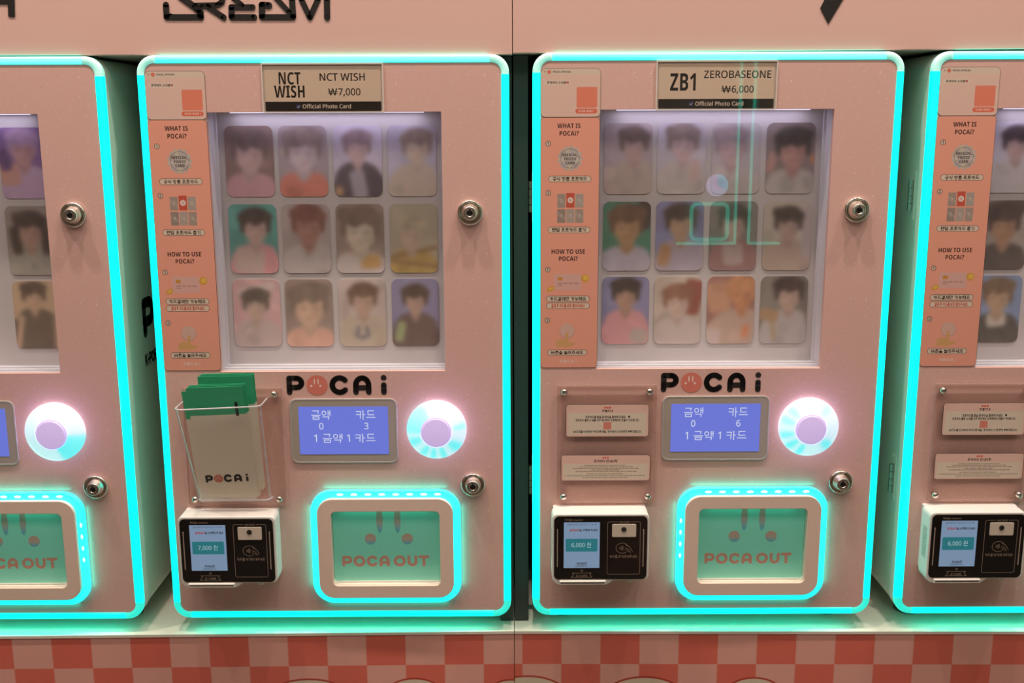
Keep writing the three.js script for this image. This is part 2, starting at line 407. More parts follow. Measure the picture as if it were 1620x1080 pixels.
const guideMap = (() => {
  const [cv, c] = canvas(470, 2040, '#e69e88');
  const head = (t, y) => write(c, t, 225, y, 50, { bold: true, align: 'center', sx: .93, color: '#140c0a' });
  const dot = (n, x, y) => { c.beginPath(); c.arc(x, y, 20, 0, 7); c.fillStyle = '#d8bfac'; c.fill(); c.strokeStyle = '#3a2620'; c.lineWidth = 4; c.stroke(); write(c, n, x, y + 11, 30, { bold: true, align: 'center' }); };
  const cap = (t, x, y, w, color = '#241611') => { pill(c, x, y, w, 48, 24, '#d8c3b0', '#3a2620', 3); write(c, t, x + w / 2, y + 36, 34, { bold: true, align: 'center', color, sx: Math.min(1, (w - 26) / (t.length * 31)) }); };
  head('WHAT IS', 82); head('POCAi?', 142);
  dot('1', 60, 204);
  c.save(); c.translate(235, 322);
  c.beginPath();
  for (let i = 0; i < 96; i++) { const a = i / 96 * 2 * Math.PI, r = 96 + 8 * Math.cos(a * 13); c.lineTo(r * Math.cos(a), r * Math.sin(a)); }
  c.closePath(); c.fillStyle = '#b9aca4'; c.fill();
  for (let i = 0; i < 9; i++) { c.fillStyle = ['#cfc4bc', '#a89a98', '#c9bfa8', '#b3a9b4'][i % 4]; c.globalAlpha = .6; c.beginPath(); c.moveTo(0, 0); c.arc(0, 0, 90, i * .7, i * .7 + .38); c.fill(); }
  c.globalAlpha = 1; c.strokeStyle = '#4a3c36'; c.lineWidth = 3; c.beginPath(); c.arc(0, 0, 76, 0, 7); c.stroke();
  c.restore();
  ['OFFICIAL', 'PHOTO', 'CARD'].forEach((t, i) => write(c, t, 235, 304 + i * 32, 29, { bold: true, align: 'center' }));
  cap('공식 정품 포토카드', 62, 460, 344);
  c.save(); c.translate(0, -38);
  dot('2', 62, 634);
  for (let i = 0; i < 3; i++) for (let j = 0; j < 2; j++) {
    const red = i === 1 && j === 0, x = 134 + i * 73, y = 642 + j * 122 - (red ? 8 : 0);
    c.fillStyle = red ? '#c45442' : ['#a08e84', '#93837a', '#a89a90'][(i + j) % 3]; c.fillRect(x, y, 66, red ? 118 : 110);
    c.fillStyle = '#b8a89c'; if (!red) { c.globalAlpha = .35; c.beginPath(); c.moveTo(x, y + 20); c.lineTo(x + 66, y + 60); c.lineTo(x + 66, y + 92); c.lineTo(x, y + 50); c.fill(); c.globalAlpha = 1; write(c, '?', x + 33, y + 68, 38, { color: '#d4c8be', align: 'center' }); }
    else { c.fillStyle = '#dccabe'; c.beginPath(); c.arc(x + 33, y + 58, 24, 0, 7); c.fill(); write(c, '%', x + 33, y + 68, 26, { color: '#c45442', align: 'center' }); }
  }
  cap('랜덤 포토카드 뽑기', 60, 908, 342);
  c.restore(); c.save(); c.translate(0, -62);
  head('HOW TO USE', 1150); head('POCAi?', 1208);
  dot('1', 58, 1280);
  pill(c, 108, 1316, 228, 132, 14, '#d6a79e'); pill(c, 140, 1342, 40, 28, 4, '#c98a3c');
  c.fillStyle = '#b58d86'; for (let i = 0; i < 4; i++) c.fillRect(142 + i * 44, 1388, 36, 12); c.fillRect(142, 1408, 40, 8);
  c.fillStyle = '#d09a3e'; c.beginPath(); c.arc(366, 1352, 32, 0, 7); c.fill(); c.fillStyle = '#e0b455'; c.beginPath(); c.arc(370, 1348, 22, 0, 7); c.fill();
  c.fillStyle = '#d09a3e'; c.beginPath(); c.ellipse(84, 1440, 33, 19, -.5, 0, 7); c.fill(); c.fillStyle = '#e0b455'; c.beginPath(); c.ellipse(86, 1437, 22, 11, -.5, 0, 7); c.fill();
  cap('카드결제만 가능해요', 48, 1498, 356);
  cap('결제 후 카드를 바로 뽑아주세요!', 48, 1556, 356, '#c23a1c');
  dot('2', 56, 1702);
  c.fillStyle = '#c99a8c'; c.beginPath(); c.arc(220, 1792, 64, 0, 7); c.fill(); c.fillStyle = '#d3aa9e'; c.beginPath(); c.arc(220, 1786, 58, 0, 7); c.fill();
  c.fillStyle = '#d0a06a'; c.beginPath(); c.roundRect(206, 1804, 26, 100, 12); c.fill();
  c.beginPath(); c.moveTo(128, 1928); c.lineTo(128, 1880); c.quadraticCurveTo(150, 1852, 206, 1862); c.lineTo(232, 1888); c.lineTo(282, 1892); c.quadraticCurveTo(296, 1902, 272, 1914); c.lineTo(220, 1930); c.closePath(); c.fill();
  cap('버튼을 눌러주세요', 58, 1950, 328); c.restore();
  logoCanvas(c, 160, 2000, 28, '#e2bfb2', '#e2bfb2');
  return texture(cv);
})();
function dots3(c, x, y, r) { c.fillStyle = '#d65a44'; for (let i = -1; i < 2; i++) { c.beginPath(); c.arc(x + i * r * 2.3, y, r, 0, 7); c.fill(); } }
const refundMap = (() => {
  const [cv, c] = canvas(1000, 400, '#e4bcae');
  pill(c, 26, 102, 948, 276, 14, '#dccab8');
  dots3(c, 500, 36, 13);
  write(c, '환불안내', 500, 88, 34, { bold: true, align: 'center' });
  write(c, '포토카드를 뽑을 때 영상을 촬영해 주세요.', 480, 166, 34, { bold: true, align: 'center', sx: .82 });
  pill(c, 752, 140, 24, 22, 4, '#221814');
  write(c, '포토카드 불량 시 배출 직후 확인하여 요청해야만 환불이 가능합니다.', 500, 206, 34, { bold: true, align: 'center', sx: .78 });
  pill(c, 452, 220, 96, 92, 6, '#d98472');
  write(c, "QR코드를 인식하여 카카오톡 채널 '포카아이 CS'에 문의 부탁드립니다.", 500, 350, 34, { bold: true, align: 'center', sx: .82 });
  return texture(cv);
})();
const infoMap = (() => {
  const [cv, c] = canvas(1000, 300, '#e4bcae');
  pill(c, 24, 98, 952, 186, 12, '#dccab8');
  dots3(c, 500, 28, 11);
  write(c, '포카아이 안내사항', 500, 80, 34, { bold: true, align: 'center' });
  const fine = (y, w, mark) => {                         // lines of print too small to read
    c.fillStyle = '#4a3a34';
    let x = 500 - w / 2;
    if (mark) { c.fillStyle = mark; c.fillRect(x - 22, y - 9, 12, 12); c.fillStyle = '#4a3a34'; }
    while (x < 500 + w / 2) { const n = 14 + rnd() * 46; for (let a = 0; a < n; a += 6) { c.fillRect(x + a, y - 8, 4, 2); c.fillRect(x + a, y - 2 + rnd() * 3, 4, 2); c.fillRect(x + a + (rnd() < .5 ? 0 : 3), y - 8, 2, 9); } x += n + 8; }
  };
  [[122, 480], [140, 600], [158, 740], [176, 320], [194, 680]].forEach(([y, w]) => fine(y, w));
  fine(222, 380, '#c65a4a'); fine(244, 880, '#d09a3e'); fine(268, 460, '#3a9a6a');
  return texture(cv);
})();
const outletMap = (() => {
  const [cv, c] = canvas(900, 640, '#93cdb6');
  for (let i = 0; i < 9000; i++) { c.fillStyle = rnd() < .5 ? `rgba(170,220,200,${rnd() * .5})` : `rgba(70,130,110,${rnd() * .4})`; c.fillRect(rnd() * 900, rnd() * 640, 2, 2); }
  const dye = (y0, y1) => { const g = c.createLinearGradient(0, y0, 0, y1); g.addColorStop(0, '#d48c7a'); g.addColorStop(.55, '#c8988c'); g.addColorStop(1, '#5aa4b8'); return g; };   // the print itself runs from coral to blue
  for (const x of [392, 542]) { c.beginPath(); c.ellipse(x, 96, 28, 116, 0, 0, 7); c.fillStyle = dye(0, 210); c.fill(); c.strokeStyle = '#9cc4b4'; c.lineWidth = 3; c.stroke(); }
  for (const x of [312, 622]) { c.beginPath(); c.arc(x, 264, 49, 0, 7); c.fillStyle = dye(215, 313); c.fill(); c.stroke(); }
  // POCA OUT in the rounded letters
  const put = (strokes, X, h, y) => { c.lineWidth = h * .25; c.lineCap = c.lineJoin = 'round'; for (const s of strokes) { c.beginPath(); s.forEach(([a, b], i) => c[i ? 'lineTo' : 'moveTo'](X + a * h, y - b * h)); c.stroke(); } };
  c.strokeStyle = '#dc8674';
  const h = 100, y = 506; let X = 66;
  put(LOGO.P[1], X, h, y); X += 98;
  put([arc(.5, .5, .38, .36, 0, 360, 30)], X, h, y); X += 110;
  put(LOGO.C[1], X, h, y); X += 106;
  put(LOGO.A[1], X, h, y); X += 124;
  put([arc(.5, .5, .38, .36, 0, 360, 30)], X, h, y); X += 112;
  put([[[.15, .86], [.15, .45], ...arc(.45, .45, .3, .31, 180, 360, 14), [.75, .86]]], X, h, y); X += 98;
  put([[[.1, .86], [.78, .86]], [[.44, .86], [.44, .14]]], X, h, y);
  return texture(cv);
})();
const priceMap = (lines, name, nameAt, price) => {
  const [cv, c] = canvas(1000, 400, '#e3ccb8'), ink = '#17110f';
  lines.forEach(([t, x, y, s, w]) => write(c, t, x, y, s, { bold: true, align: 'center', wide: w, color: ink }));
  write(c, name, nameAt[0], 128, 90, { align: 'center', wide: nameAt[1], color: ink, heavy: 2 });
  write(c, 'W', 585, 258, 82, { align: 'center', wide: 76, color: ink, heavy: 2 });
  c.fillStyle = ink; c.fillRect(543, 222, 84, 6); c.fillRect(543, 237, 84, 6);
  write(c, price, 728, 258, 84, { align: 'center', wide: 196, color: ink, heavy: 2 });
  c.fillStyle = '#241c1a'; c.fillRect(0, 314, 1000, 86);
  c.fillStyle = '#2f3a66'; c.beginPath(); c.arc(284, 358, 22, 0, 7); c.fill();
  c.strokeStyle = '#d8cabc'; c.lineWidth = 5; c.beginPath(); c.moveTo(273, 358); c.lineTo(281, 367); c.lineTo(296, 350); c.stroke();
  write(c, 'Official Photo Card', 530, 374, 50, { color: '#ecdccc', align: 'center', wide: 424, heavy: 1 });
  return texture(cv);
};
const lcdMap = (count) => {
  const [cv, c] = canvas(640, 350, '#6e7ce0');
  if (count !== null) {
    const o = { color: '#dfe6f6', weight: .075 };
    write(c, '금액', 88, 88, 76, o); write(c, '카드', 408, 88, 76, o);
    write(c, '0', 160, 166, 66, { ...o, align: 'center' }); write(c, count, 484, 166, 66, { ...o, align: 'center' });
    write(c, '1 금액 1 카드', 98, 258, 74, { ...o, wide: 452 });
  }
  return texture(cv);
};
const ringMap = (stops) => {                              // colours of the diodes around the button
  const [cv, c] = canvas(512, 64, '#000');
  const mix = (a, b, t) => a.map((v, i) => v + (b[i] - v) * t);
  const pale = [232, 240, 255], cy = [0, 245, 250], lil = [226, 205, 250];
  for (let x = 0; x < 512; x++) for (let y = 0; y < 64; y++) {
    const a = (x / 512 * 360 + 270) % 360, v = 1 - y / 63;     // angle, and from the outer edge (0) to the hub (1)
    let t = 0;
    for (const [m, w, k] of stops) { const d = Math.abs((a - m + 540) % 360 - 180); t = Math.max(t, k * Math.exp(-((d / w) ** (w > 25 ? 6 : 2))) * (w > 25 ? 1 : Math.exp(-(((v - .42) / .26) ** 2)))); }
    const u = mix(mix(mix(pale, [190, 250, 252], .5 + .5 * Math.cos((v - .5) * 5)), lil, (.5 + .5 * Math.cos((a - 60) / 57.3)) * .5), cy, t);
    c.fillStyle = `rgb(${u.map(Math.round).join(',')})`; c.fillRect(x, y, 1, 1);
  }
  return texture(cv);
};

// ---------------------------------------------------------------- the machine
const W = 422, H = 683;                                   // outer size of the lit door frame
const WIN = [76.5, 316.5, 344.3, 619.5], OUT = [186, 31.6, 351.5, 160];
const outline = [];                                       // points of the outer edge with inward normals, from the middle of the foot anticlockwise
function framePiece(pts) {                                // sweep of the diffuser section along [x, y, nx, ny]
  const prof = [[0, -8], [0, -3.4], [.5, -1.6], [1.6, -.5], [3.4, 0], [8.9, 0], [8.9, -3]], pos = [], idx = [], n = prof.length;
  for (const [x, y, nx, ny] of pts) for (const [o, z] of prof) pos.push((x + nx * o) * mm, (y + ny * o) * mm, z * mm);
  for (let i = 0; i + 1 < pts.length; i++) for (let k = 0; k + 1 < n; k++) { const a = i * n + k, b = a + n; idx.push(a, a + 1, b, b, a + 1, b + 1); }
  const g = new THREE.BufferGeometry();
  g.setAttribute('position', new THREE.Float32BufferAttribute(pos, 3));
  g.setAttribute('uv', new THREE.Float32BufferAttribute(new Float32Array(pos.length / 3 * 2), 2));
  g.setIndex(idx); g.computeVertexNormals();
  return g;
}
const R = 20, C = 22;
const corner = (cx, cy, sx, sy) => {                      // from the upright side round to the level side
  const pts = [[cx === 0 ? 0 : W, cy === 0 ? C : H - C, sx, 0]];
  for (let i = 0; i <= 10; i++) { const a = i / 10 * Math.PI / 2, ox = Math.cos(a), oy = Math.sin(a); pts.push([cx + sx * (R - R * ox), cy + sy * (R - R * oy), sx * ox, sy * oy]); }
  pts.push([cx === 0 ? C : W - C, cy === 0 ? 0 : H, 0, sy]);
  return pts;
};
const flip = (pts) => pts.slice().reverse();
const FRAME = {
  left: framePiece(flip([[0, C, 1, 0], [0, H - C, 1, 0]])), right: framePiece([[W, C, -1, 0], [W, H - C, -1, 0]]),
  bottom: framePiece([[C, 0, 0, 1], [W - C, 0, 0, 1]]), top: framePiece(flip([[C, H, 0, -1], [W - C, H, 0, -1]])),
  lowLeft: framePiece(corner(0, 0, 1, 1)), lowRight: framePiece(flip(corner(W, 0, -1, 1))), highLeft: framePiece(flip(corner(0, H, 1, -1))), highRight: framePiece(corner(W, H, -1, -1)),
};
const SHAPES = {
  body: slab(withHoles(rr(1, 1, W - 1, H - 1, R), [WIN[0] - 3, WIN[1] - 3, WIN[2] + 3, WIN[3] + 3, 0]), -380, -24.6, .6),
  rim: slab(withHoles(rr(.2, .2, W - .2, H - .2, R), [WIN[0] - 3, WIN[1] - 3, WIN[2] + 3, WIN[3] + 3, 0]), -24, -8, .8),
  panel: slab(withHoles(rr(8.7, 8.7, W - 8.7, H - 8.7, 11.5), [...WIN, .5]), -8, -.8, .3),
  notice: printed(slab(rr(9.4, 611.8, 77, 665.2, 5), -.8, -.3), 9.4, 611.8, 77, 665.2),
  noticeEdge: slab(rr(9.0, 611.4, 77.4, 665.6, 5.4), -.8, -.45),
  guide: printed(slab(rr(9.4, 318.4, 76.6, 611, 4.5), -.8, -.3), 9.4, 318.4, 76.6, 611),
  guideEdge: slab(rr(9.0, 318, 77, 611.3, 4.9), -.8, -.45),
  tunnel: slab(withHoles(rr(WIN[0] - 2.5, WIN[1] - 2.5, WIN[2] + 2.5, WIN[3] + 2.5, 0), [...WIN, 0]), -41, -8.2),
  board: slab(rr(WIN[0] - 2.4, WIN[1] - 2.4, WIN[2] + 2.4, WIN[3] + 2.4, 0), -44, -41),
  pane: new THREE.PlaneGeometry((WIN[2] - WIN[0]) * mm, (WIN[3] - WIN[1]) * mm).translate((WIN[0] + WIN[2]) / 2 * mm, (WIN[1] + WIN[3]) / 2 * mm, -5 * mm),
  sill: merged(box(WIN[0], WIN[1], -34, WIN[2], WIN[1] + 2.2, -26, .6), box(WIN[0], WIN[1], -22, WIN[2], WIN[1] + 1.6, -15, .6)),
  jambL: box(WIN[0], WIN[1], -36, WIN[0] + 2.4, WIN[3], -30), jambR: box(WIN[2] - 2.4, WIN[1], -36, WIN[2], WIN[3], -30),
  lampBar: box(WIN[0] + 22, WIN[3] - .6, -34, WIN[2] - 22, WIN[3] + .2, -20),
  bezelLight: slab(withHoles(rr(177, 22.6, 360.5, 169, 27), [190, 36, 347, 156, 15]), -.9, 6.2, 1.2),
  outletBezel: slab(withHoles(rr(...OUT, 19), [202.8, 47.7, 335.1, 144, 6.5]), 6.2, 12, .7),
  outletTube: slab(withHoles(rr(199, 43.5, 339, 148, 9), [202.8, 47.7, 335.1, 144, 6.5]), -.8, 6.2),
  outletPanel: printed(slab(rr(203.2, 48.1, 334.7, 143.6, 5), -.8, .4), 203, 48, 335, 143.7),
  outletLine: slab(rr(204.5, 47.9, 333.4, 49.6, .6), .4, 2),
  lcdBezel: slab(rr(156.9, 203, 285, 282.5, 8), -.8, .6, .3),
  lcdRing: slab(withHoles(rr(156.4, 202.5, 285.5, 283, 8.5), [158.2, 204.3, 283.7, 281.2, 7]), -.8, .9, .3),
  lcd: printed(slab(rr(166.9, 213.6, 274.5, 273.3, .5), .6, .9), 166.9, 213.6, 274.5, 273.3),
  ring: turned([[36.2, -.8], [36.2, 3], [35.6, 4.6], [34, 6], [30, 8.2], [25, 10.6], [21.5, 12.2], [20.3, 13.2], [19.4, 13.4], [18.9, 12.6], [18.6, 11]], 72),
  hubRing: turned([[18.6, 10.5], [18.6, 13.4], [18.2, 14.2], [17.6, 14.2], [17.2, 13.2]], 56),
  hub: turned([[17.2, 11], [17.2, 14.8], [16.8, 15.8], [15.8, 16.3], [0.01, 16.6]], 56),
  lockFlange: turned([[14.7, -.8], [14.8, 1.4], [14.3, 2.8], [13.2, 3.4], [12.2, 3.2], [11.4, 2.4], [11, 1.2]], 44),
  lockBarrel: turned([[11.2, 1], [11.2, 2.6], [10.8, 3.6], [10, 5], [8.6, 8], [7.9, 10], [7.5, 10.9], [6.9, 11.3], [4.8, 11.4], [4.5, 11]], 40),
  lockFace: turned([[4.7, 10.8], [4.4, 11.3], [3.5, 11.3], [3.4, 10]], 28),
  keyhole: merged(turned([[3.6, 10.4], [.01, 10.5]], 24), box(-1.1, 1.5, 10.2, 1.1, 4.9, 11.7)),
  foot: new THREE.CylinderGeometry(.016, .018, .0196, 20),
};
const HINGE = Array.from({ length: 4 }, (_, i) => new THREE.CylinderGeometry(.0032, .0032, .0086, 14).translate(0, (1.5 - i) * .0093, 0));
const hingeLeaf = box(-.6, -29, -9, .5, 29, 5);
function lettering(parent, name, X, Y, h, z, turn) {      // POCA i as cut vinyl: width 4.84 h
  const g = group(name, parent);
  const scale = (s) => s.map(([a, b]) => [X + a * h, Y + b * h]);
  const put = (k, off, extra = []) => { mesh('letter', merged(...LOGO[k][1].map((s) => ribbon(scale(s.map(([a, b]) => [a + off, b])), h * .27, z)), ...extra), M.black, g); };
  put('P', 0);
  put('C', 2.10); put('A', 3.24);
  const disc = (x, y, rx, ry, zz) => new THREE.CircleGeometry(1, 36).scale(rx, ry, 1).translate(x, y, zz);
  put('I', 4.58, [disc(X + 4.75 * h, Y + .86 * h, .14 * h, .14 * h, z)]);
  const o = mesh('logo_disc', disc(X + 1.50 * h, Y + .5 * h, .52 * h, .5 * h, z), M.salmon, g);
  mesh('disc_mark', merged(disc(X + 1.38 * h, Y + .68 * h, .035 * h, .15 * h, z + .0001), disc(X + 1.56 * h, Y + .68 * h, .035 * h, .15 * h, z + .0001), disc(X + 1.22 * h, Y + .46 * h, .06 * h, .06 * h, z + .0001), disc(X + 1.66 * h, Y + .46 * h, .06 * h, .06 * h, z + .0001)), M.mark, g);
  return g;
}
const MACHINES = {};
function machine(key, base, dy, label, o) {
  const g = group('card_vending_machine');
  g.position.set(base, EYE - .610 + dy, 0);
  tag(g, label, 'vending machine', 'photo card vending machines');
  mesh('body', SHAPES.body, M.shell, g);
  mesh('door_rim', SHAPES.rim, M.shell, g);
  mesh('door_panel', SHAPES.panel, M.door, g).userData.label = 'pink door with fine pearl glitter';
  for (const [k, m] of [['left', M.side], ['right', M.side], ['bottom', M.side], ['top', M.top]]) mesh('light_strip', FRAME[k], m, g).userData.label = 'glowing cyan edge strip';
  for (const [k, m] of [['lowLeft', M.cornerLow], ['lowRight', M.cornerLow], ['highLeft', M.cornerHigh], ['highRight', M.cornerHigh]]) mesh('light_corner', FRAME[k], m, g).userData.label = 'paler corner of the lit edge';
  // light from the edge strips, thrown sideways
  const L = (w, h, p, d, k = 1) => rectLight(g, LED, LED_GLOW * k, w * mm, h * mm, p.map((v) => v * mm), d);
  if (o.left !== false) L(5, H - 50, [-.3, H / 2, -5.4], [-1, 0, 0], o.left ?? .40);
  if (o.right !== false) L(5, H - 50, [W + .3, H / 2, -5.4], [1, 0, 0], o.right ?? .40);
  L(W - 50, 5, [W / 2, H + .3, -4.5], [0, 1, .001], .55); L(W - 50, 6, [W / 2, -.3, -4.5], [0, -1, .001], 2.4);
  for (const x of [40, W - 40]) for (const z of [-60, -340]) mesh('foot', SHAPES.foot.clone().translate(x * mm, -.0098 - dy / 2, z * mm), M.post, g);
  // window
  mesh('window_lining', SHAPES.tunnel, M.windowWall, g);
  mesh('window_jamb', SHAPES.jambL, M.windowWall, g); mesh('window_jamb', SHAPES.jambR, M.windowWall, g);
  mesh('display_board', SHAPES.board, M.board, g);
  mesh('window_sill', SHAPES.sill, M.windowWall, g);
  mesh('window_lamp', SHAPES.lampBar, M.lampBar, g);
  rectLight(g, new THREE.Color().setRGB(.80, .76, 1), WINDOW_GLOW, 220 * mm, 10 * mm, [(WIN[0] + WIN[2]) / 2 * mm, (WIN[3] - 1.2) * mm, -27 * mm], [0, -1, -.02]);
  mesh('window_pane', SHAPES.pane, M.glass, g);
  // prints
  const edge = M.black;
  if (o.stickers !== false) {
    mesh('notice_sticker', SHAPES.noticeEdge, edge, g); mesh('notice_print', SHAPES.notice, o.noticeM, g);
    mesh('guide_sticker', SHAPES.guideEdge, edge, g); mesh('guide_print', SHAPES.guide, o.guideM, g);
  }
  // locks
  for (const y of [505, 174.3]) {
    const k = group('lock', g); k.position.set(376 * mm, y * mm, 0);
    mesh('flange', SHAPES.lockFlange, M.chrome, k); mesh('barrel', SHAPES.lockBarrel, M.chrome, k); mesh('face', SHAPES.lockFace, M.steel, k); mesh('keyhole', SHAPES.keyhole, M.hole, k);
  }
  if (o.logo !== false) lettering(g, 'brand_lettering', 153.5 * mm, 287.2 * mm, 24.6 * mm, -.55 * mm);
  // counter display
  const lb = mesh('display_bezel', SHAPES.lcdBezel, M.lcdBezel, g);
  mesh('bezel_edge', SHAPES.lcdRing, M.acrylicEdge, lb);
  const lcdM = std([.02, .02, .04], { roughness: .35, emissiveMap: lcdMap(o.count ?? null) });
  lcdM.emissive.setRGB(1, 1, 1); lcdM.emissiveIntensity = .86;
  mesh('display_screen', SHAPES.lcd, lcdM, lb).userData.label = 'lit blue display with pale text';
  // push button
  const b = group('push_button', g); b.position.set(333 * mm, 244.5 * mm, 0);
  const rm = phys([.6, .62, .66], { roughness: .12, clearcoat: 1, clearcoatRoughness: .05, emissiveMap: ringMap(o.ring) });
  rm.emissive.setRGB(1, 1, 1); rm.emissiveIntensity = .85;
  mesh('lamp_ring', SHAPES.ring, rm, b); mesh('hub_ring', SHAPES.hubRing, M.hub, b); mesh('hub', SHAPES.hub, M.hub, b);
  const pl = new THREE.PointLight(new THREE.Color().setRGB(.50, .38, 1), .0100); pl.position.set(0, .004, .007); pl.castShadow = true; pl.shadow.radius = .2; b.add(pl);
  // prize outlet
  const u = group('prize_outlet', g);
  mesh('outlet_light', SHAPES.bezelLight, M.outletLight, u); mesh('outlet_bezel', SHAPES.outletBezel, M.bezel, u); mesh('outlet_lining', SHAPES.outletTube, M.cream, u);
  mesh('outlet_panel', SHAPES.outletPanel, o.outletM, u).userData.label = 'sea-green panel printed POCA OUT';
  mesh('outlet_sill', SHAPES.outletLine, M.cream, u);
  for (let i = 0; i < 8; i++) mesh('diode', new THREE.SphereGeometry(1, 12, 8).scale(4.4 * mm, 1.7 * mm, .8 * mm).translate((214 + i * 17) * mm, 164 * mm, 6.1 * mm), M.diode, u);
  if (o.sideDiodes) for (let i = 0; i < 4; i++) mesh('diode', new THREE.SphereGeometry(1, 12, 8).scale(1.6 * mm, 3.2 * mm, .8 * mm).translate((o.sideDiodes < 0 ? 181.5 : 356) * mm, (82 + i * 15) * mm, 6.1 * mm), M.diode, u);
  L(150, 6, [268.7, 169.6, 3], [0, 1, .001], 1.0); L(150, 6, [268.7, 22, 3], [0, -1, .001], .8);
  L(6, 105, [176.4, 96, 3], [-1, 0, .001], .9); L(6, 105, [361.1, 96, 3], [1, 0, .001], .9);
  L(110, 5, [268.7, 143.6, 6], [0, -1, -.05], .55);
  if (o.hinges) for (const y of [519, 167]) {
    const h = group('hinge', g); h.position.set(-2.6 * mm, y * mm, -35 * mm);
    mesh('leaf', hingeLeaf.clone().translate(.0032, 0, 0), M.shell, h);
    for (const k of HINGE) mesh('knuckle', k, M.hingeSteel, h);
  }
  MACHINES[key] = { g, x: base, y: EYE - .610 + dy };
  return g;
}
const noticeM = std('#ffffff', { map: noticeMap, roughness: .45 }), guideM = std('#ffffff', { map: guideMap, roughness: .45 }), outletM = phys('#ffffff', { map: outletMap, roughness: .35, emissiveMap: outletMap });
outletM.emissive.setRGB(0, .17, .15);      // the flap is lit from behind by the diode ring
const shared = { noticeM, guideM, outletM };
const m1 = machine('m1', -.8815, -.0015, 'pink vending machine with a cyan-lit edge and black letters on its side', { ...shared, left: false, stickers: false, logo: false, count: null, ring: [[320, 34, 1]], sideDiodes: 1 });
machine('m2', -.4215, -.0005, 'pink vending machine carrying the clear pocket of green card sleeves', { ...shared, right: .15, count: '3', ring: [[150, 34, 1], [205, 10, .8], [240, 8, .7], [262, 7, .7], [285, 7, .8], [320, 12, .9], [10, 8, .5]] });
machine('m3', .0272, .001, 'pink vending machine beside the card-pocket machine, with a 6,000 price sign', { ...shared, left: .15, count: '6', hinges: true, ring: [[135, 9, .55], [160, 9, .6], [195, 8, .7], [222, 8, .8], [248, 7, .8], [315, 12, .7], [50, 12, .35]], sideDiodes: -1 });
machine('m4', .4803, .001, 'pink vending machine with two hinges showing on its white side', { ...shared, right: false, hinges: true, count: null, ring: [[150, 20, .7]] });
{ // black letters on the side of the first machine
  const s = lettering(m1, 'side_lettering', 0, 0, .052, 0);
  s.position.set((W - .9) * mm + .0002, .342, -.076); s.rotation.y = Math.PI / 2;
  const [cv, c] = canvas(256, 64);
  const k = [[[.1, 1], [.1, 0]], [[.6, 1], [.1, .45]], [[.25, .6], [.65, 0]]], dash = [[[.85, .45], [1.1, .45]]], p = [[[1.3, 0], [1.3, 1], [1.6, 1], ...arc(1.6, .75, .22, .25, 90, -90, 8), [1.3, .5]]], oo = [arc(2.35, .5, .34, .45, 0, 360, 20)], p2 = [[[2.95, 0], [2.95, 1], [3.25, 1], ...arc(3.25, .75, .22, .25, 90, -90, 8), [2.95, .5]]];
  mesh('small_lettering', merged(...[...k, ...dash, ...p, ...oo, ...p2].map((q) => ribbon(q.map(([a, b2]) => [a * .013, b2 * .013 - .034]), .0036, 0))), M.black, s);
}

// ---------------------------------------------------------------- photo cards: soft generic portraits
const CARD_W = 57, CARD_H = 83;
const COLS = [85.5, 149, 213.7, 278.2], ROWS = [521.3, 429.3, 338.8];
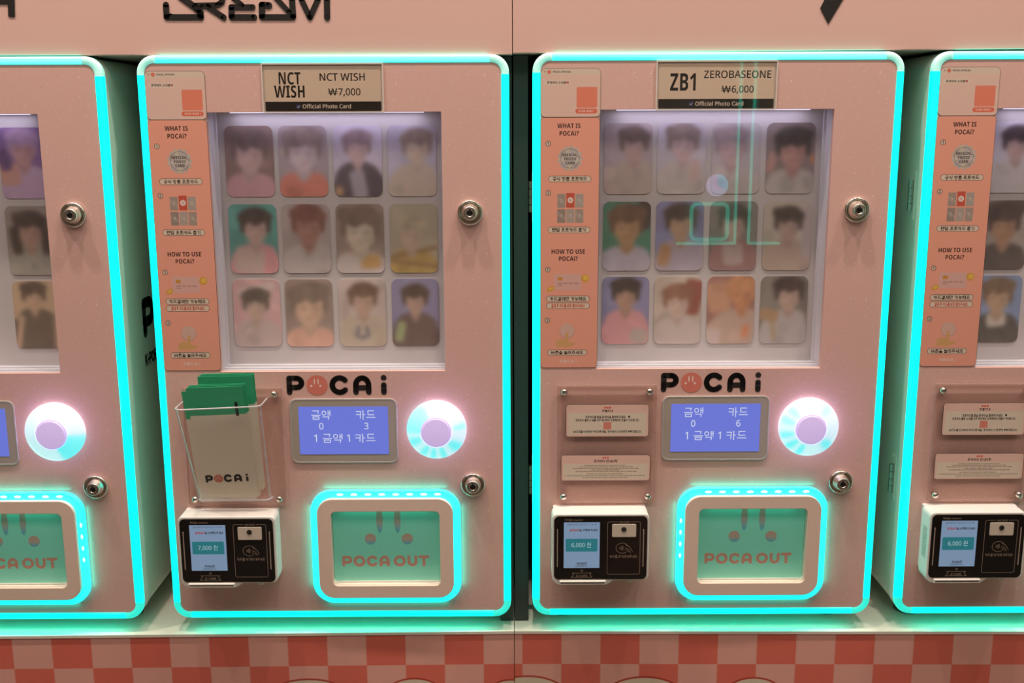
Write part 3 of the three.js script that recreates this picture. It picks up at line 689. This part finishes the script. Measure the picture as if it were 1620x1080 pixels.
// [background, hair, skin, top, head x, head y, head size, extra patches [x, y, w, h, colour], description]
const PORTRAITS = {
  m2: [
    ['#7a5c58', '#5e4a48', '#c59a98', '#cf8c98', .5, .36, 0.54, [], 'brown-haired close-up in a rose top'],
    ['#a08890', '#7a625e', '#cdb0b4', '#d86e5c', .5, .34, 0.56, [[.05, .33, .3, .1, '#cfc0a0']], 'light-brown-haired close-up in a coral top'],
    ['#cbbad2', '#7c6066', '#cfa4a2', '#4e4248', .5, .3, 0.4, [[.36, .62, .3, .4, '#9c8e9c'], [.02, .84, .18, .14, '#b8845a']], 'lavender backdrop and dark open jacket'],
    ['#b8acc4', '#7a6258', '#d0b29c', '#c8ae9c', .6, .3, 0.44, [], 'grey-lilac backdrop and beige knit'],
    ['#4e9488', '#3c322e', '#c49a92', '#d88488', .55, .32, 0.46, [[.1, .62, .6, .36, '#c4a298']], 'teal backdrop and pink sleeves'],
    ['#a89490', '#6a4038', '#a06a5c', '#b8a6a2', .55, .3, 0.5, [[.3, .0, .3, .1, '#8a3e30']], 'reddish-brown fringe and pale grey knit'],
    ['#8c7468', '#6a5448', '#d0b8a0', '#c8b4b0', .5, .36, 0.58, [[.3, .62, .25, .1, '#b87058'], [.5, .72, .4, .2, '#c48c50']], 'pale close-up with an orange scarf'],
    ['#a8987c', '#a89678', '#c8a68c', '#b48c48', .45, .42, 0.42, [[0, .66, 1, .06, '#8a6440'], [0, .82, 1, .06, '#8a6440']], 'blond portrait in a mustard stripe top'],
    ['#d49a9a', '#4c4038', '#c09a88', '#c0a49e', .48, .36, 0.4, [[.1, .1, .8, .12, '#d6b8b2']], 'pink border and dark bowl haircut'],
    ['#8c7468', '#6e5a4e', '#cfa084', '#d89880', .5, .38, 0.58, [], 'tousled brown hair and a salmon top'],
    ['#c0a8a0', '#5e4838', '#b88e7c', '#b8a48c', .52, .3, 0.42, [[.36, .68, .07, .18, '#5c5660'], [.56, .68, .07, .18, '#5c5660'], [.43, .82, .14, .06, '#5c5660']], 'beige vest with a dark V neck'],
    ['#8078a0', '#46362e', '#b48c7c', '#5e4a44', .5, .3, 0.38, [[.1, .62, .18, .3, '#8e9a66']], 'violet backdrop and two-tone jacket'],
  ],
  m3: [
    ['#a48c92', '#4e3c38', '#b48c84', '#b49a8c', .62, .3, 0.42, [], 'mauve backdrop and oatmeal shirt'],
    ['#b4a8b4', '#6e5854', '#c8a0a0', '#c0b0a8', .52, .28, 0.46, [[.66, .5, .2, .3, '#c8a098']], 'hand at a cheek, white shirt'],
    ['#b0a0a6', '#8c7478', '#c0949a', '#b8a4a4', .4, .32, 0.48, [[.05, .6, .3, .16, '#d0bcbc']], 'ash-brown hair and pale fluffy sleeve'],
    ['#74605e', '#2e2624', '#a87068', '#b0a29c', .55, .36, 0.52, [[.9, .45, .1, .12, '#c46a44'], [.04, .4, .16, .3, '#a87068']], 'black-haired close-up, grey shirt'],
    ['#3e7058', '#5c4030', '#b08058', '#aca0b0', .5, .34, 0.52, [[.7, 0, .3, .4, '#3a2e2a'], [.5, .04, .16, .08, '#8c98b8']], 'green backdrop and lilac shirt'],
    ['#6e6c98', '#3a2c28', '#b08468', '#a694a8', .52, .3, 0.46, [[.08, .6, .24, .32, '#a87450']], 'blue backdrop and violet shirt'],
    ['#6e6660', '#3e3a34', '#b08c80', '#8c605c', .5, .3, 0.44, [[.3, .6, .4, .3, '#b09490']], 'dark grey backdrop and maroon top'],
    ['#b8a898', '#3a302c', '#b08a80', '#b09484', .52, .32, 0.42, [[.8, .1, .2, .7, '#b4a0a4']], 'black curls over a tan sweater'],
    ['#726e98', '#302824', '#a87c66', '#cf8286', .5, .26, 0.42, [[.6, .76, .36, .22, '#ac968a']], 'indigo backdrop and rose-pink shirt'],
    ['#b4a090', '#7a4c3c', '#c4a092', '#c0aca4', .5, .36, 0.44, [[.6, .06, .4, .5, '#803e34'], [0, .0, .3, .4, '#b4a08c']], 'beige blur with russet hair'],
    ['#8c5a50', '#b8724c', '#c07450', '#b4907e', .72, .24, 0.44, [[0, .1, .46, .42, '#c08060'], [.1, .1, .4, .14, '#b07458'], [.74, .7, .14, .2, '#d0704c'], [0, .76, .3, .24, '#c8aca6']], 'two ginger heads side by side'],
    ['#6a625a', '#342a28', '#b08c7c', '#aca09e', .6, .26, 0.44, [[0, .48, .4, .18, '#a07854'], [.26, .64, .08, .3, '#a08258']], 'olive backdrop, tan arm, grey top'],
  ],
  m1: [
    ['#6e4c80', '#9c7498', '#b07878', '#b48cb0', .5, .28, 0.46, [[.0, .5, .4, .3, '#c07c6c'], [0, .3, .24, .3, '#4a3456']], 'purple stage light and pink hair'],
    ['#8a7a70', '#3e322e', '#a87c6c', '#8c8478', .5, .34, 0.46, [[.1, .3, .2, .4, '#42362e'], [.72, .3, .2, .4, '#42362e']], 'long dark hair and grey slip top'],
    ['#c09874', '#4a3a30', '#c09476', '#5c4c40', .45, .22, 0.36, [[.05, .5, .12, .5, '#c09476'], [.82, .5, .12, .5, '#c09476']], 'tan backdrop and long black dress'],
  ],
  m4: [
    ['#cfc4d6', '#34282c', '#c09690', '#d0c4c6', .62, .3, 0.42, [], 'pale lilac backdrop and white shirt'],
    ['#a8988e', '#4a3c38', '#b88468', '#4e4440', .5, .34, 0.5, [[0, .0, 1, .22, '#564844']], 'dark cap and black top'],
    ['#7484b0', '#6a5240', '#b88e70', '#4a443e', .5, .3, 0.46, [[.3, .55, .4, .2, '#c8b8ac']], 'sky-blue backdrop and black jacket'],
  ],
};
const cells = [];
for (const [k, list] of Object.entries(PORTRAITS)) list.forEach((p, i) => cells.push([k, i, p]));
const AW = 8, AH = Math.ceil(cells.length / AW), CW = 128, CH = 186;
const [atlas, actx] = canvas(AW * CW, AH * CH, '#888');
function blur(c, w, h, sigma) {
  const im = c.getImageData(0, 0, w, h), d = im.data, r = Math.ceil(sigma * 2.6), ker = [], t = new Float32Array(w * h * 3);
  let sum = 0; for (let i = -r; i <= r; i++) { ker.push(Math.exp(-i * i / 2 / sigma / sigma)); sum += ker[i + r]; }
  const cl = (v, m) => Math.max(0, Math.min(m - 1, v));
  for (let y = 0; y < h; y++) for (let x = 0; x < w; x++) for (let q = 0; q < 3; q++) { let v = 0; for (let i = -r; i <= r; i++) v += ker[i + r] * d[(y * w + cl(x + i, w)) * 4 + q]; t[(y * w + x) * 3 + q] = v / sum; }
  for (let y = 0; y < h; y++) for (let x = 0; x < w; x++) for (let q = 0; q < 3; q++) { let v = 0; for (let i = -r; i <= r; i++) v += ker[i + r] * t[(cl(y + i, h) * w + x) * 3 + q]; d[(y * w + x) * 4 + q] = v / sum; }
  c.putImageData(im, 0, 0);
}
const toned = (hex, k, s = 0) => { const v = parseInt(hex.slice(1), 16); return '#' + [v >> 16, (v >> 8) & 255, v & 255].map((q, i) => Math.max(0, Math.min(255, Math.round(q * k + s * (1 - i)))).toString(16).padStart(2, '0')).join(''); };
cells.forEach(([, , p], n) => {
  const [bg, hair, skin, top, hx, hy0, hs, patches] = p, w = 64, h = 93, [cv, c] = canvas(w, h, bg), hy = hy0 + .02;
  const el = (x, y, rx, ry, col, a = 0) => { c.fillStyle = col; c.beginPath(); c.ellipse(x * w, y * h, rx * w, ry * h, a, 0, 7); c.fill(); };
  const fw = hs * .56, fh = hs * .50;                      // half sizes of the face
  for (let i = 0; i < 7; i++) el(rnd(), rnd(), .1 + rnd() * .25, .06 + rnd() * .2, toned(bg, .88 + rnd() * .26), rnd() * 3);
  // shoulders, neck, collar
  const sh = Math.min(.86, hy + fh * 1.25);
  c.fillStyle = top; c.beginPath(); c.moveTo(-2, h + 2); c.bezierCurveTo(0, h * (sh + .02), w * (hx - fw * 1.4), h * (sh - .03), w * (hx - fw * .6), h * (sh - .06)); c.lineTo(w * (hx + fw * .6), h * (sh - .06)); c.bezierCurveTo(w * (hx + fw * 1.6), h * (sh - .02), w, h * (sh + .03), w + 2, h + 2); c.fill();
  for (let i = 0; i < 6; i++) el(rnd(), sh + .08 + rnd() * (1 - sh), .06 + rnd() * .14, .04 + rnd() * .08, toned(top, .86 + rnd() * .24), rnd() * 3);
  for (const [x, y, pw, ph, col] of patches) { c.save(); c.translate((x + pw / 2) * w, (y + ph / 2) * h); c.rotate((rnd() - .5) * .5); c.fillStyle = col; c.beginPath(); c.roundRect(-pw * w / 2, -ph * h / 2, pw * w, ph * h, 5); c.fill(); c.restore(); }
  c.fillStyle = toned(skin, .9); c.beginPath(); c.moveTo(w * (hx - fw * .42), h * hy); c.lineTo(w * (hx + fw * .42), h * hy); c.lineTo(w * (hx + fw * .5), h * (sh - .03)); c.lineTo(w * hx, h * (sh + .09)); c.lineTo(w * (hx - fw * .5), h * (sh - .03)); c.fill();
  // hair behind, face, fringe
  el(hx, hy - fh * .26, fw * 1.22, fh * .98, hair); el(hx - fw * .3, hy - fh * .5, fw * .9, fh * .7, toned(hair, 1.12)); el(hx + fw * .35, hy - fh * .4, fw * .86, fh * .8, toned(hair, .9));
  el(hx, hy + fh * .1, fw * .92, fh * .86, skin); el(hx, hy + fh * .34, fw * .72, fh * .72, skin);
  el(hx - fw * .34, hy + fh * .3, fw * .34, fh * .24, toned(skin, 1.05)); el(hx + fw * .5, hy + fh * .3, fw * .3, fh * .4, toned(skin, .92));
  for (let i = 0; i < 7; i++) el(hx + (i / 6 - .5) * fw * 1.9, hy - fh * (.60 + .12 * Math.cos(i * 1.7 + n)), fw * .42, fh * (.34 + .1 * rnd()), toned(hair, .9 + rnd() * .25), (i / 6 - .5) * .9);
  for (const s of [-1, 1]) { el(hx + s * fw * 1.02, hy - fh * .05, fw * .2, fh * .42, hair); el(hx + s * fw * .38, hy + fh * .1, fw * .22, fh * .07, toned(skin, .74)); }
  el(hx, hy + fh * .58, fw * .24, fh * .08, toned(skin, .86, 14));
  { const im = c.getImageData(0, 0, w, h); for (let i = 0; i < im.data.length; i++) if (i % 4 < 3) im.data[i] = 255 * Math.pow(im.data[i] / 255, .64); c.putImageData(im, 0, 0); }
  blur(c, w, h, 2.6);
  actx.imageSmoothingEnabled = true; actx.imageSmoothingQuality = 'high';
  actx.drawImage(cv, (n % AW) * CW, Math.floor(n / AW) * CH, CW, CH);
});
const cardM = std('#ffffff', { map: texture(atlas), roughness: .4 });
const WHERE = { m1: 'side-lettered machine', m2: 'card-pocket machine', m3: 'machine with 6,000 sign', m4: 'machine with hinges' };
cells.forEach(([k, i, p], n) => {
  const col = k === 'm1' ? 3 : k === 'm4' ? 0 : i % 4, row = k === 'm1' || k === 'm4' ? i : Math.floor(i / 4);
  const g = slab(rr(0, 0, CARD_W, CARD_H, 8), 0, .7), pos = g.attributes.position, uv = g.attributes.uv, cx = n % AW, cy = Math.floor(n / AW);
  for (let q = 0; q < pos.count; q++) uv.setXY(q, (cx + .02 + .96 * pos.getX(q) / (CARD_W * mm)) / AW, 1 - (cy + .98 - .96 * pos.getY(q) / (CARD_H * mm)) / AH);
  const m = mesh('photo_card', g, cardM), w = MACHINES[k];
  m.position.set(w.x + COLS[col] * mm, w.y + ROWS[row] * mm, -.0405);
  tag(m, `photo card, ${p[8]}, in the ${WHERE[k]}`, 'photo card', 'photo cards in the machine windows');
});

// ---------------------------------------------------------------- price signs
function priceSign(k, x0, x1, map, label) {
  const g = group('price_sign'), w = MACHINES[k];
  g.position.set(w.x, w.y, 0);
  tag(g, label, 'price sign', 'price signs above the windows');
  mesh('card', printed(slab(rr(x0 + 3, 620.5, x1 - 3, 670.2, .4), -.3, .3), x0 + 3, 620.5, x1 - 3, 670.2), std('#ffffff', { map, roughness: .4 }), g);
  mesh('holder_back', slab(rr(x0, 618.8, x1, 673.4, 1), -.8, -.3), phys([.72, .62, .55], { roughness: .3 }), g);
  mesh('holder_cover', new THREE.PlaneGeometry((x1 - x0) * mm, 54.6 * mm).translate((x0 + x1) / 2 * mm, 646.1 * mm, 1.6 * mm), M.acrylic, g);
  mesh('holder_edge', slab(withHoles(rr(x0, 618.8, x1, 673.4, 1), [x0 + 1.1, 619.9, x1 - 1.1, 672.3, .6]), -.3, 1.7), phys([.78, .70, .64], { roughness: .25 }), g);
  return g;
}
priceSign('m2', 141.8, 279.4, priceMap([['NCT', 214, 160, 150, 200], ['WISH', 216, 278, 150, 272]], 'NCT WISH', [670, 404], '7,000'), 'clear sign holder with a 7,000 price card and two-line black logo');
priceSign('m3', 140, 277.2, priceMap([['ZB1', 218, 240, 216, 246]], 'ZEROBASEONE', [681, 588], '6,000'), 'clear sign holder with a 6,000 price card and one-line black logo');

// ---------------------------------------------------------------- clear plates on the doors
const PLATE = [29.8, 150.3, 148.3, 297.5];
const screwHead = turned([[4.3, 0], [4.2, 1.6], [3.4, 3.4], [2, 4.4], [.01, 4.7]], 26), standoff = turned([[3, -.8], [3, 1.5], [2.9, 1.5]], 18);
const plateEdge = slab(withHoles(rr(...PLATE, 1), [PLATE[0] + .7, PLATE[1] + .7, PLATE[2] - .7, PLATE[3] - .7, .5]), 1.5, 4.5), plateFace = new THREE.PlaneGeometry((PLATE[2] - PLATE[0]) * mm, (PLATE[3] - PLATE[1]) * mm).translate((PLATE[0] + PLATE[2]) / 2 * mm, (PLATE[1] + PLATE[3]) / 2 * mm, 4.4 * mm);
const plateEdgeM = phys([.80, .66, .60], { transmission: .75, thickness: 0, roughness: .1 }), screwM = phys([.75, .70, .64], { metalness: 1, roughness: .1 });
const refund = [[40.4, 234.4, 139.2, 273.8], std('#ffffff', { map: refundMap, roughness: .4 })], info = [[34.9, 178.8, 141.9, 210.6], std('#ffffff', { map: infoMap, roughness: .4 })];
function plate(k, label, prints) {
  const g = group('acrylic_plate'), w = MACHINES[k];
  g.position.set(w.x, w.y, 0);
  tag(g, label, 'acrylic plate', 'clear plates on the doors');
  mesh('sheet', plateFace, M.acrylic, g); mesh('sheet_edge', plateEdge, plateEdgeM, g);
  for (const x of [37.8, 140]) for (const y of [158.5, 290]) {
    const s = group('screw', g); s.position.set(x * mm, y * mm, 0);
    mesh('standoff', standoff, M.steel, s); mesh('screw_head', screwHead.clone().translate(0, 0, .0045), screwM, s);
  }
  if (prints) for (const [r, m] of [refund, info]) {
    const b = mesh('notice', slab(rr(r[0] - .5, r[1] - .5, r[2] + .5, r[3] + .5, 3.5), 4.6, 4.9), M.black, g);
    mesh('notice_print', printed(slab(rr(...r, 3), 4.9, 5.2), ...r), m, b);
  }
  return g;
}
plate('m2', 'clear acrylic plate with three screws showing behind the sleeve pocket', false);
plate('m3', 'clear acrylic plate with two notices above the 6,000 card reader, whole', true);
plate('m4', 'clear acrylic plate with two notices on the machine with hinges', true);

// ---------------------------------------------------------------- card terminals
const faceMap = (() => {
  const [cv, c] = canvas(1120, 800, '#15110f');
  const X = (f) => f * 1120, Y = (f) => f * 800, ink = '#b09a88';
  write(c, 'bingo.', X(.115), Y(.068), 36, { color: ink }); write(c, 'maestro', X(.205), Y(.068), 31, { color: ink, italic: true });
  pill(c, X(.573), Y(.088), X(.352), Y(.832), 20, null, ink, 4);
  c.fillStyle = '#15110f'; c.fillRect(X(.69), Y(.07), X(.13), Y(.04));
  write(c, 'QR CODE', X(.755), Y(.105), 30, { color: ink, align: 'center' });
  c.strokeStyle = ink; c.lineWidth = 4;
  c.beginPath(); c.ellipse(X(.735), Y(.503), X(.068), Y(.08), 0, 0, 7); c.stroke();
  for (let i = 0; i < 4; i++) { c.beginPath(); c.ellipse(X(.70) + i * 11, Y(.503), 10 + i * 2, 16 + i * 7, 0, -1, 1); c.stroke(); }
  c.fillStyle = '#15110f'; c.fillRect(X(.775), Y(.47), X(.05), Y(.1));
  for (const [a, b, d, e] of [[.765, .45, .815, .49], [.815, .49, .845, .56], [.76, .50, .80, .52], [.765, .53, .81, .565], [.80, .52, .825, .58]]) { c.beginPath(); c.moveTo(X(a), Y(b)); c.lineTo(X(d), Y(e)); c.stroke(); }
  write(c, '카드를 여기에 대주세요', X(.748), Y(.655), 40, { color: ink, align: 'center', sx: .84 });
  pill(c, X(.292), Y(.848), 20, 20, 4, null, ink, 4);
  c.beginPath(); c.moveTo(X(.198), Y(.898)); c.lineTo(X(.404), Y(.898)); c.lineTo(X(.386), Y(.92)); c.lineTo(X(.412), Y(.968)); c.lineTo(X(.186), Y(.968)); c.lineTo(X(.216), Y(.92)); c.closePath(); c.stroke();
  write(c, 'IC CARD', X(.3), Y(.957), 32, { color: ink, align: 'center', sx: 1.15 });
  return texture(cv);
})();
const screenMap = (price, id) => {
  const [cv, c] = canvas(420, 530, '#8aa4c4');
  write(c, '2025-09-25 15:07:52  V.1.14  무', 210, 34, 25, { align: 'center', sx: .98, color: '#22303c' });
  const o = { bold: true };
  const w = write(c, '결제금액', 64, 100, 30, { ...o, color: '#b03230' }); write(c, '을 선택해 주세요', 64 + w, 100, 30, { ...o, color: '#22262c' });
  pill(c, 22, 190, 372, 148, 14, '#1d7f88');
  write(c, price + ' 원', 208, 286, 66, { color: '#b9d6da', align: 'center' });
  write(c, '유비씨엔', 210, 490, 32, { ...o, align: 'center', color: '#22262c' });
  write(c, id, 210, 520, 28, { align: 'center', color: '#22262c' });
  return texture(cv);
};
const T = {
  housing: (() => {
    const S = new THREE.Shape(), P = (x, y) => S.lineTo(x * mm, y * mm);
    S.moveTo(30 * mm, 146.3 * mm); P(132, 146.3); S.quadraticCurveTo(139.6 * mm, 146.3 * mm, 139.6 * mm, 139 * mm); P(139.6, 69); S.quadraticCurveTo(139.6 * mm, 61.6 * mm, 132 * mm, 61.6 * mm);
    P(97, 61.6); P(89.5, 56.2); P(32, 56.2); S.quadraticCurveTo(23 * mm, 57 * mm, 22.8 * mm, 68 * mm); P(22.8, 139); S.quadraticCurveTo(22.8 * mm, 146.3 * mm, 30 * mm, 146.3 * mm);
    return merged(slab(S, 7, 33.4, 1.2));
  })(),
  mount: slab(rr(25, 65, 138, 146, 1.5), -.8, 8, .4),
  glass: printed(slab(rr(25.2, 63.5, 137, 143.8, 6), 33.2, 34.2), 25.2, 63.5, 137, 143.8),
};
const gx = (f) => 25.2 + f * 111.8, gy = (f) => 143.8 - f * 80.3;
T.screen = printed(slab(rr(gx(.104), gy(.816), gx(.49), gy(.093), .3), 34.2, 34.4), gx(.104), gy(.816), gx(.49), gy(.093));
T.scanner = slab(withHoles(rr(gx(.621), gy(.325), gx(.879), gy(.123), 1.6)), 34.2, 35, .3);
T.lens = turned([[3.1, 0], [3.1, .5], [2.4, .7], [.01, .6]], 26).translate(gx(.747) * mm, gy(.202) * mm, 35 * mm);
T.grip = [merged(box(gx(.03), gy(.8), 34, gx(.04), gy(.2), 35, .5)), merged(box(gx(.955), gy(.8), 34, gx(.965), gy(.2), 35, .5))];
T.slot = merged(box(gx(.06), 60.6, 32, gx(.56), 62.4, 37.5, .6), box(gx(.06), 57.4, 32, gx(.56), 58.6, 36.5, .5), box(gx(.06), 57.6, 32, gx(.075), 62.2, 37, .5), box(gx(.545), 57.6, 32, gx(.56), 62.2, 37, .5));
T.slotGap = box(gx(.075), 58.6, 33.4, gx(.545), 60.6, 34);
T.nub = box(gx(.8), 57.6, 22, gx(.855), 62, 30, .8);
T.label = new THREE.PlaneGeometry(.014, .040).rotateY(-Math.PI / 2).translate(22.7 * mm, .105, .0205);
const labelMap = (() => {
  const [cv, c] = canvas(140, 400, '#c9c9bb');
  c.fillStyle = '#3a443e';
  for (let y = 10; y < 380; y += 15) for (let x = 10; x < 125; x += 7) if (rnd() < .62) c.fillRect(x, y, 5, 7);
  return texture(cv);
})();
function terminal(k, price, id, label) {
  const g = group('card_terminal'), w = MACHINES[k];
  g.position.set(w.x, w.y, 0);
  tag(g, label, 'card reader', 'card readers on the doors');
  mesh('mount', T.mount, M.terminal, g); mesh('housing', T.housing, M.terminal, g);
  const f = mesh('front_glass', T.glass, phys('#ffffff', { map: faceMap, roughness: .14, clearcoat: .6, clearcoatRoughness: .05 }), g);
  f.userData.label = 'black glass front with line drawings';
  const sm = std([.03, .03, .03], { roughness: .2, emissiveMap: screenMap(price, id) });
  sm.emissive.setRGB(1, 1, 1); sm.emissiveIntensity = .66;
  mesh('screen', T.screen, sm, g).userData.label = 'lit pale blue screen';
  const s = mesh('scanner_window', T.scanner, phys([.66, .56, .46], { roughness: .4 }), g);
  mesh('scanner_lens', T.lens, phys([.03, .025, .025], { roughness: .15 }), s);
  for (const q of T.grip) mesh('light_guide', q, phys([.42, .32, .26], { roughness: .4 }), g);
  const sl = mesh('card_slot', T.slot, M.terminal, g); mesh('slot_gap', T.slotGap, std([.25, .21, .17]), sl);
  mesh('cable_stub', T.nub, M.terminal, g);
  mesh('side_label', T.label, std('#ffffff', { map: labelMap }), g);
}
terminal('m2', '7,000', '2000098712', 'white card reader showing 7,000 below the sleeve pocket');
terminal('m3', '6,000', '2000098711', 'white card reader showing 6,000, seen square on, below the clear plate');
terminal('m4', '6,000', '2000098710', 'white card reader showing 6,000 with a printed label on its side');

// ---------------------------------------------------------------- pocket of card sleeves
{
  const w = MACHINES.m2, g = group('sleeve_pocket');
  g.position.set(w.x, w.y, 0);
  tag(g, 'clear acrylic pocket holding green-topped card sleeves', 'card pocket');
  const Y0 = 160, Y1 = 285, plan = (t) => {               // the section at height t: back left, round the front, back right
    const xl = 43 + (35 - 43) * t, xr = 131, dl = 14 + (57 - 14) * t, dr = 13 + (44 - 13) * t, r = 9, pts = [[xl, 5]];
    pts.push(...arc(xl + r, dl - r + 0, r, r, 180, 90, 7).map(([x, z]) => [x, Math.max(z, 5)]));
    const n = 8; for (let i = 1; i < n; i++) { const f = i / n; pts.push([xl + r + (xr - xl - 2 * r) * f, dl + (dr - dl) * f]); }
    pts.push(...arc(xr - r, dr - r, r, r, 90, 0, 7).map(([x, z]) => [x, Math.max(z, 5)]), [xr, 5]);
    return pts;
  };
  const NT = 14, rows = [];
  for (let j = 0; j <= NT; j++) { const t = j / NT; rows.push(plan(t).map(([x, z]) => [x * mm, (Y0 + (Y1 - Y0) * t) * mm, z * mm])); }
  const n = rows[0].length, pos = rows.flat(2), idx = [];
  for (let j = 0; j < NT; j++) for (let i = 0; i + 1 < n; i++) { const a = j * n + i, b = a + n; idx.push(a, a + 1, b, b, a + 1, b + 1); }
  const s = new THREE.BufferGeometry();
  s.setAttribute('position', new THREE.Float32BufferAttribute(pos, 3)); s.setIndex(idx); s.computeVertexNormals();
  mesh('pocket_front', s, M.acrylic, g);
  const rim = new THREE.CatmullRomCurve3(rows[NT].map((p) => new THREE.Vector3(...p)));
  const foot = new THREE.CatmullRomCurve3(rows[0].map((p) => new THREE.Vector3(...p)));
  const rimM = phys([.86, .84, .86], { transmission: .5, thickness: 0, roughness: .12 });
  mesh('pocket_rim', new THREE.TubeGeometry(rim, 60, .0009, 8), rimM, g);
  mesh('pocket_foot', new THREE.TubeGeometry(foot, 60, .0012, 8), rimM, g);
  const fl = new THREE.BufferGeometry();
  fl.setAttribute('position', new THREE.Float32BufferAttribute(rows[0].flat(), 3));
  const fi = []; for (let i = 1; i + 1 < n; i++) fi.push(0, i, i + 1); fl.setIndex(fi); fl.computeVertexNormals();
  mesh('pocket_floor', fl, M.acrylic, g);
  mesh('pocket_side_edge', new THREE.TubeGeometry(new THREE.CatmullRomCurve3(rows.map((r) => new THREE.Vector3(...r[3]))), 30, .0008, 6), rimM, g);
  mesh('pocket_side_edge', new THREE.TubeGeometry(new THREE.CatmullRomCurve3(rows.map((r) => new THREE.Vector3(...r[n - 4]))), 30, .0008, 6), rimM, g);

  const green = phys([.07, .62, .32], { transmission: .22, thickness: 0, roughness: .35, side: THREE.DoubleSide });
  const film = phys([.97, .88, .74], { transmission: .10, thickness: 0, roughness: .5, side: THREE.DoubleSide });
  // [x of the left edge, height of its top edge, width, distance from the door at foot and top, turn]
  const sheets = [[62, 321, 62, 6, 24, .015], [60, 320, 63, 6.8, 25.5, .015], [58, 318.5, 64, 7.6, 27, .015], [53, 311.5, 66, 8.6, 36, .035], [52, 310.5, 66, 9.4, 37.5, .037], [46, 305, 68, 10.2, 39, .045], [51, 309.5, 66, 11, 40.5, .04]];
  sheets.forEach(([x, top, wd, zf, zt, turn], i) => {
    const s = group('card_sleeve'), len = 148, lean = Math.atan2((zt - zf), 148);
    s.position.set(w.x + x * mm, w.y + (top - len) * mm, zf * mm);
    s.rotation.set(lean, 0, turn);
    tag(s, ['clear card sleeve with a deep green top at the back of the pocket', 'green-topped card sleeve just in front of the rearmost one', 'green-topped card sleeve in the middle of the pocket stack', 'green-topped card sleeve with a black bar, mid stack', 'green-topped card sleeve tilted in the pocket', 'pale green-topped card sleeve sticking out beyond the stack', 'front green-topped card sleeve with a black bar and round-letter logo'][i], 'card sleeve', 'card sleeves in the clear pocket');
    mesh('clear_sleeve', slab(rr(0, 0, wd, len - 36, 1), 0, .5), film, s);
    mesh('green_top', slab(rr(0, len - 36, wd, len, 1), 0, .5), green, s);
    if (i === 6 || i === 0) mesh('black_bar', slab(rr(wd - 12, len - 38, wd - 8.6, len - 20, .3), .5, .7), M.black, s);
    if (i === 6) lettering(s, 'sleeve_logo', 5 * mm, 22 * mm, 10.6 * mm, .8 * mm);
  });
}

// ---------------------------------------------------------------- two more machines across the aisle: the glass mirrors their lights
{
  const Z = 2.33, mir = (px, py) => at(px, py, -Z - .01);    // a pixel of the mirrored picture as a point of the facing row
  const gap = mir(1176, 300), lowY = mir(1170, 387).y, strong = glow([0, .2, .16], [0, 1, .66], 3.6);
  const row = (x0, x1, label, outlet) => {
    const g = tag(group('facing_vending_machine'), label, 'vending machine', 'machines across the aisle');
    g.position.set(0, lowY, Z);
    const w = (x1 - x0) * 1000, X = x0 * 1000;
    mesh('body', box(X + 1, 0, 2, X + w - 1, 683, 380, 4), M.shell, g);
    mesh('edge_strip', box(X, 0, -4, X + 9, 683, 2, 2), outlet ? M.shell : strong, g); mesh('edge_strip', box(X + w - 9, 0, -4, X + w, 683, 2, 2), outlet ? strong : M.shell, g); mesh('edge_strip', box(X + 9, 0, -4, X + w - 9, 9, 2, 2), M.shell, g);
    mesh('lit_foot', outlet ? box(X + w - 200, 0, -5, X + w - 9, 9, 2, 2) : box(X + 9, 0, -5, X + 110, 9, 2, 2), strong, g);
    mesh('counter_leg', box(X + 30, -lowY * 1000, 60, X + w - 30, 0, 360), M.header, g);
    if (outlet) {
      const a = mir(1092, 320), b = mir(1152, 381), S = withHoles(rr(a.x * 1000, (b.y - lowY) * 1000, b.x * 1000, (a.y - lowY) * 1000, 24), [a.x * 1000 + 10, (b.y - lowY) * 1000 + 10, b.x * 1000 - 10, (a.y - lowY) * 1000 - 10, 15]);
      mesh('outlet_light', slab(S, -6, 2.5), strong, g);
      const c = mir(1135, 293), q = turned([[36, 0], [35, 4], [20, 10], [18, 8], [.01, 9]], 40).rotateY(Math.PI).translate(c.x, c.y - lowY, .002);
      mesh('push_button', q, (() => { const q2 = glow([.3, .3, .4], [1, .7, 1], 5.0); q2.emissiveMap = ringMap([[150, 60, .9]]); return q2; })(), g);
    }
  };
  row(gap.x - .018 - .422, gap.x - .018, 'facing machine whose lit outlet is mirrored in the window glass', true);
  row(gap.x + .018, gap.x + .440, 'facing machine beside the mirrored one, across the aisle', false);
}

renderer.render(scene, camera);
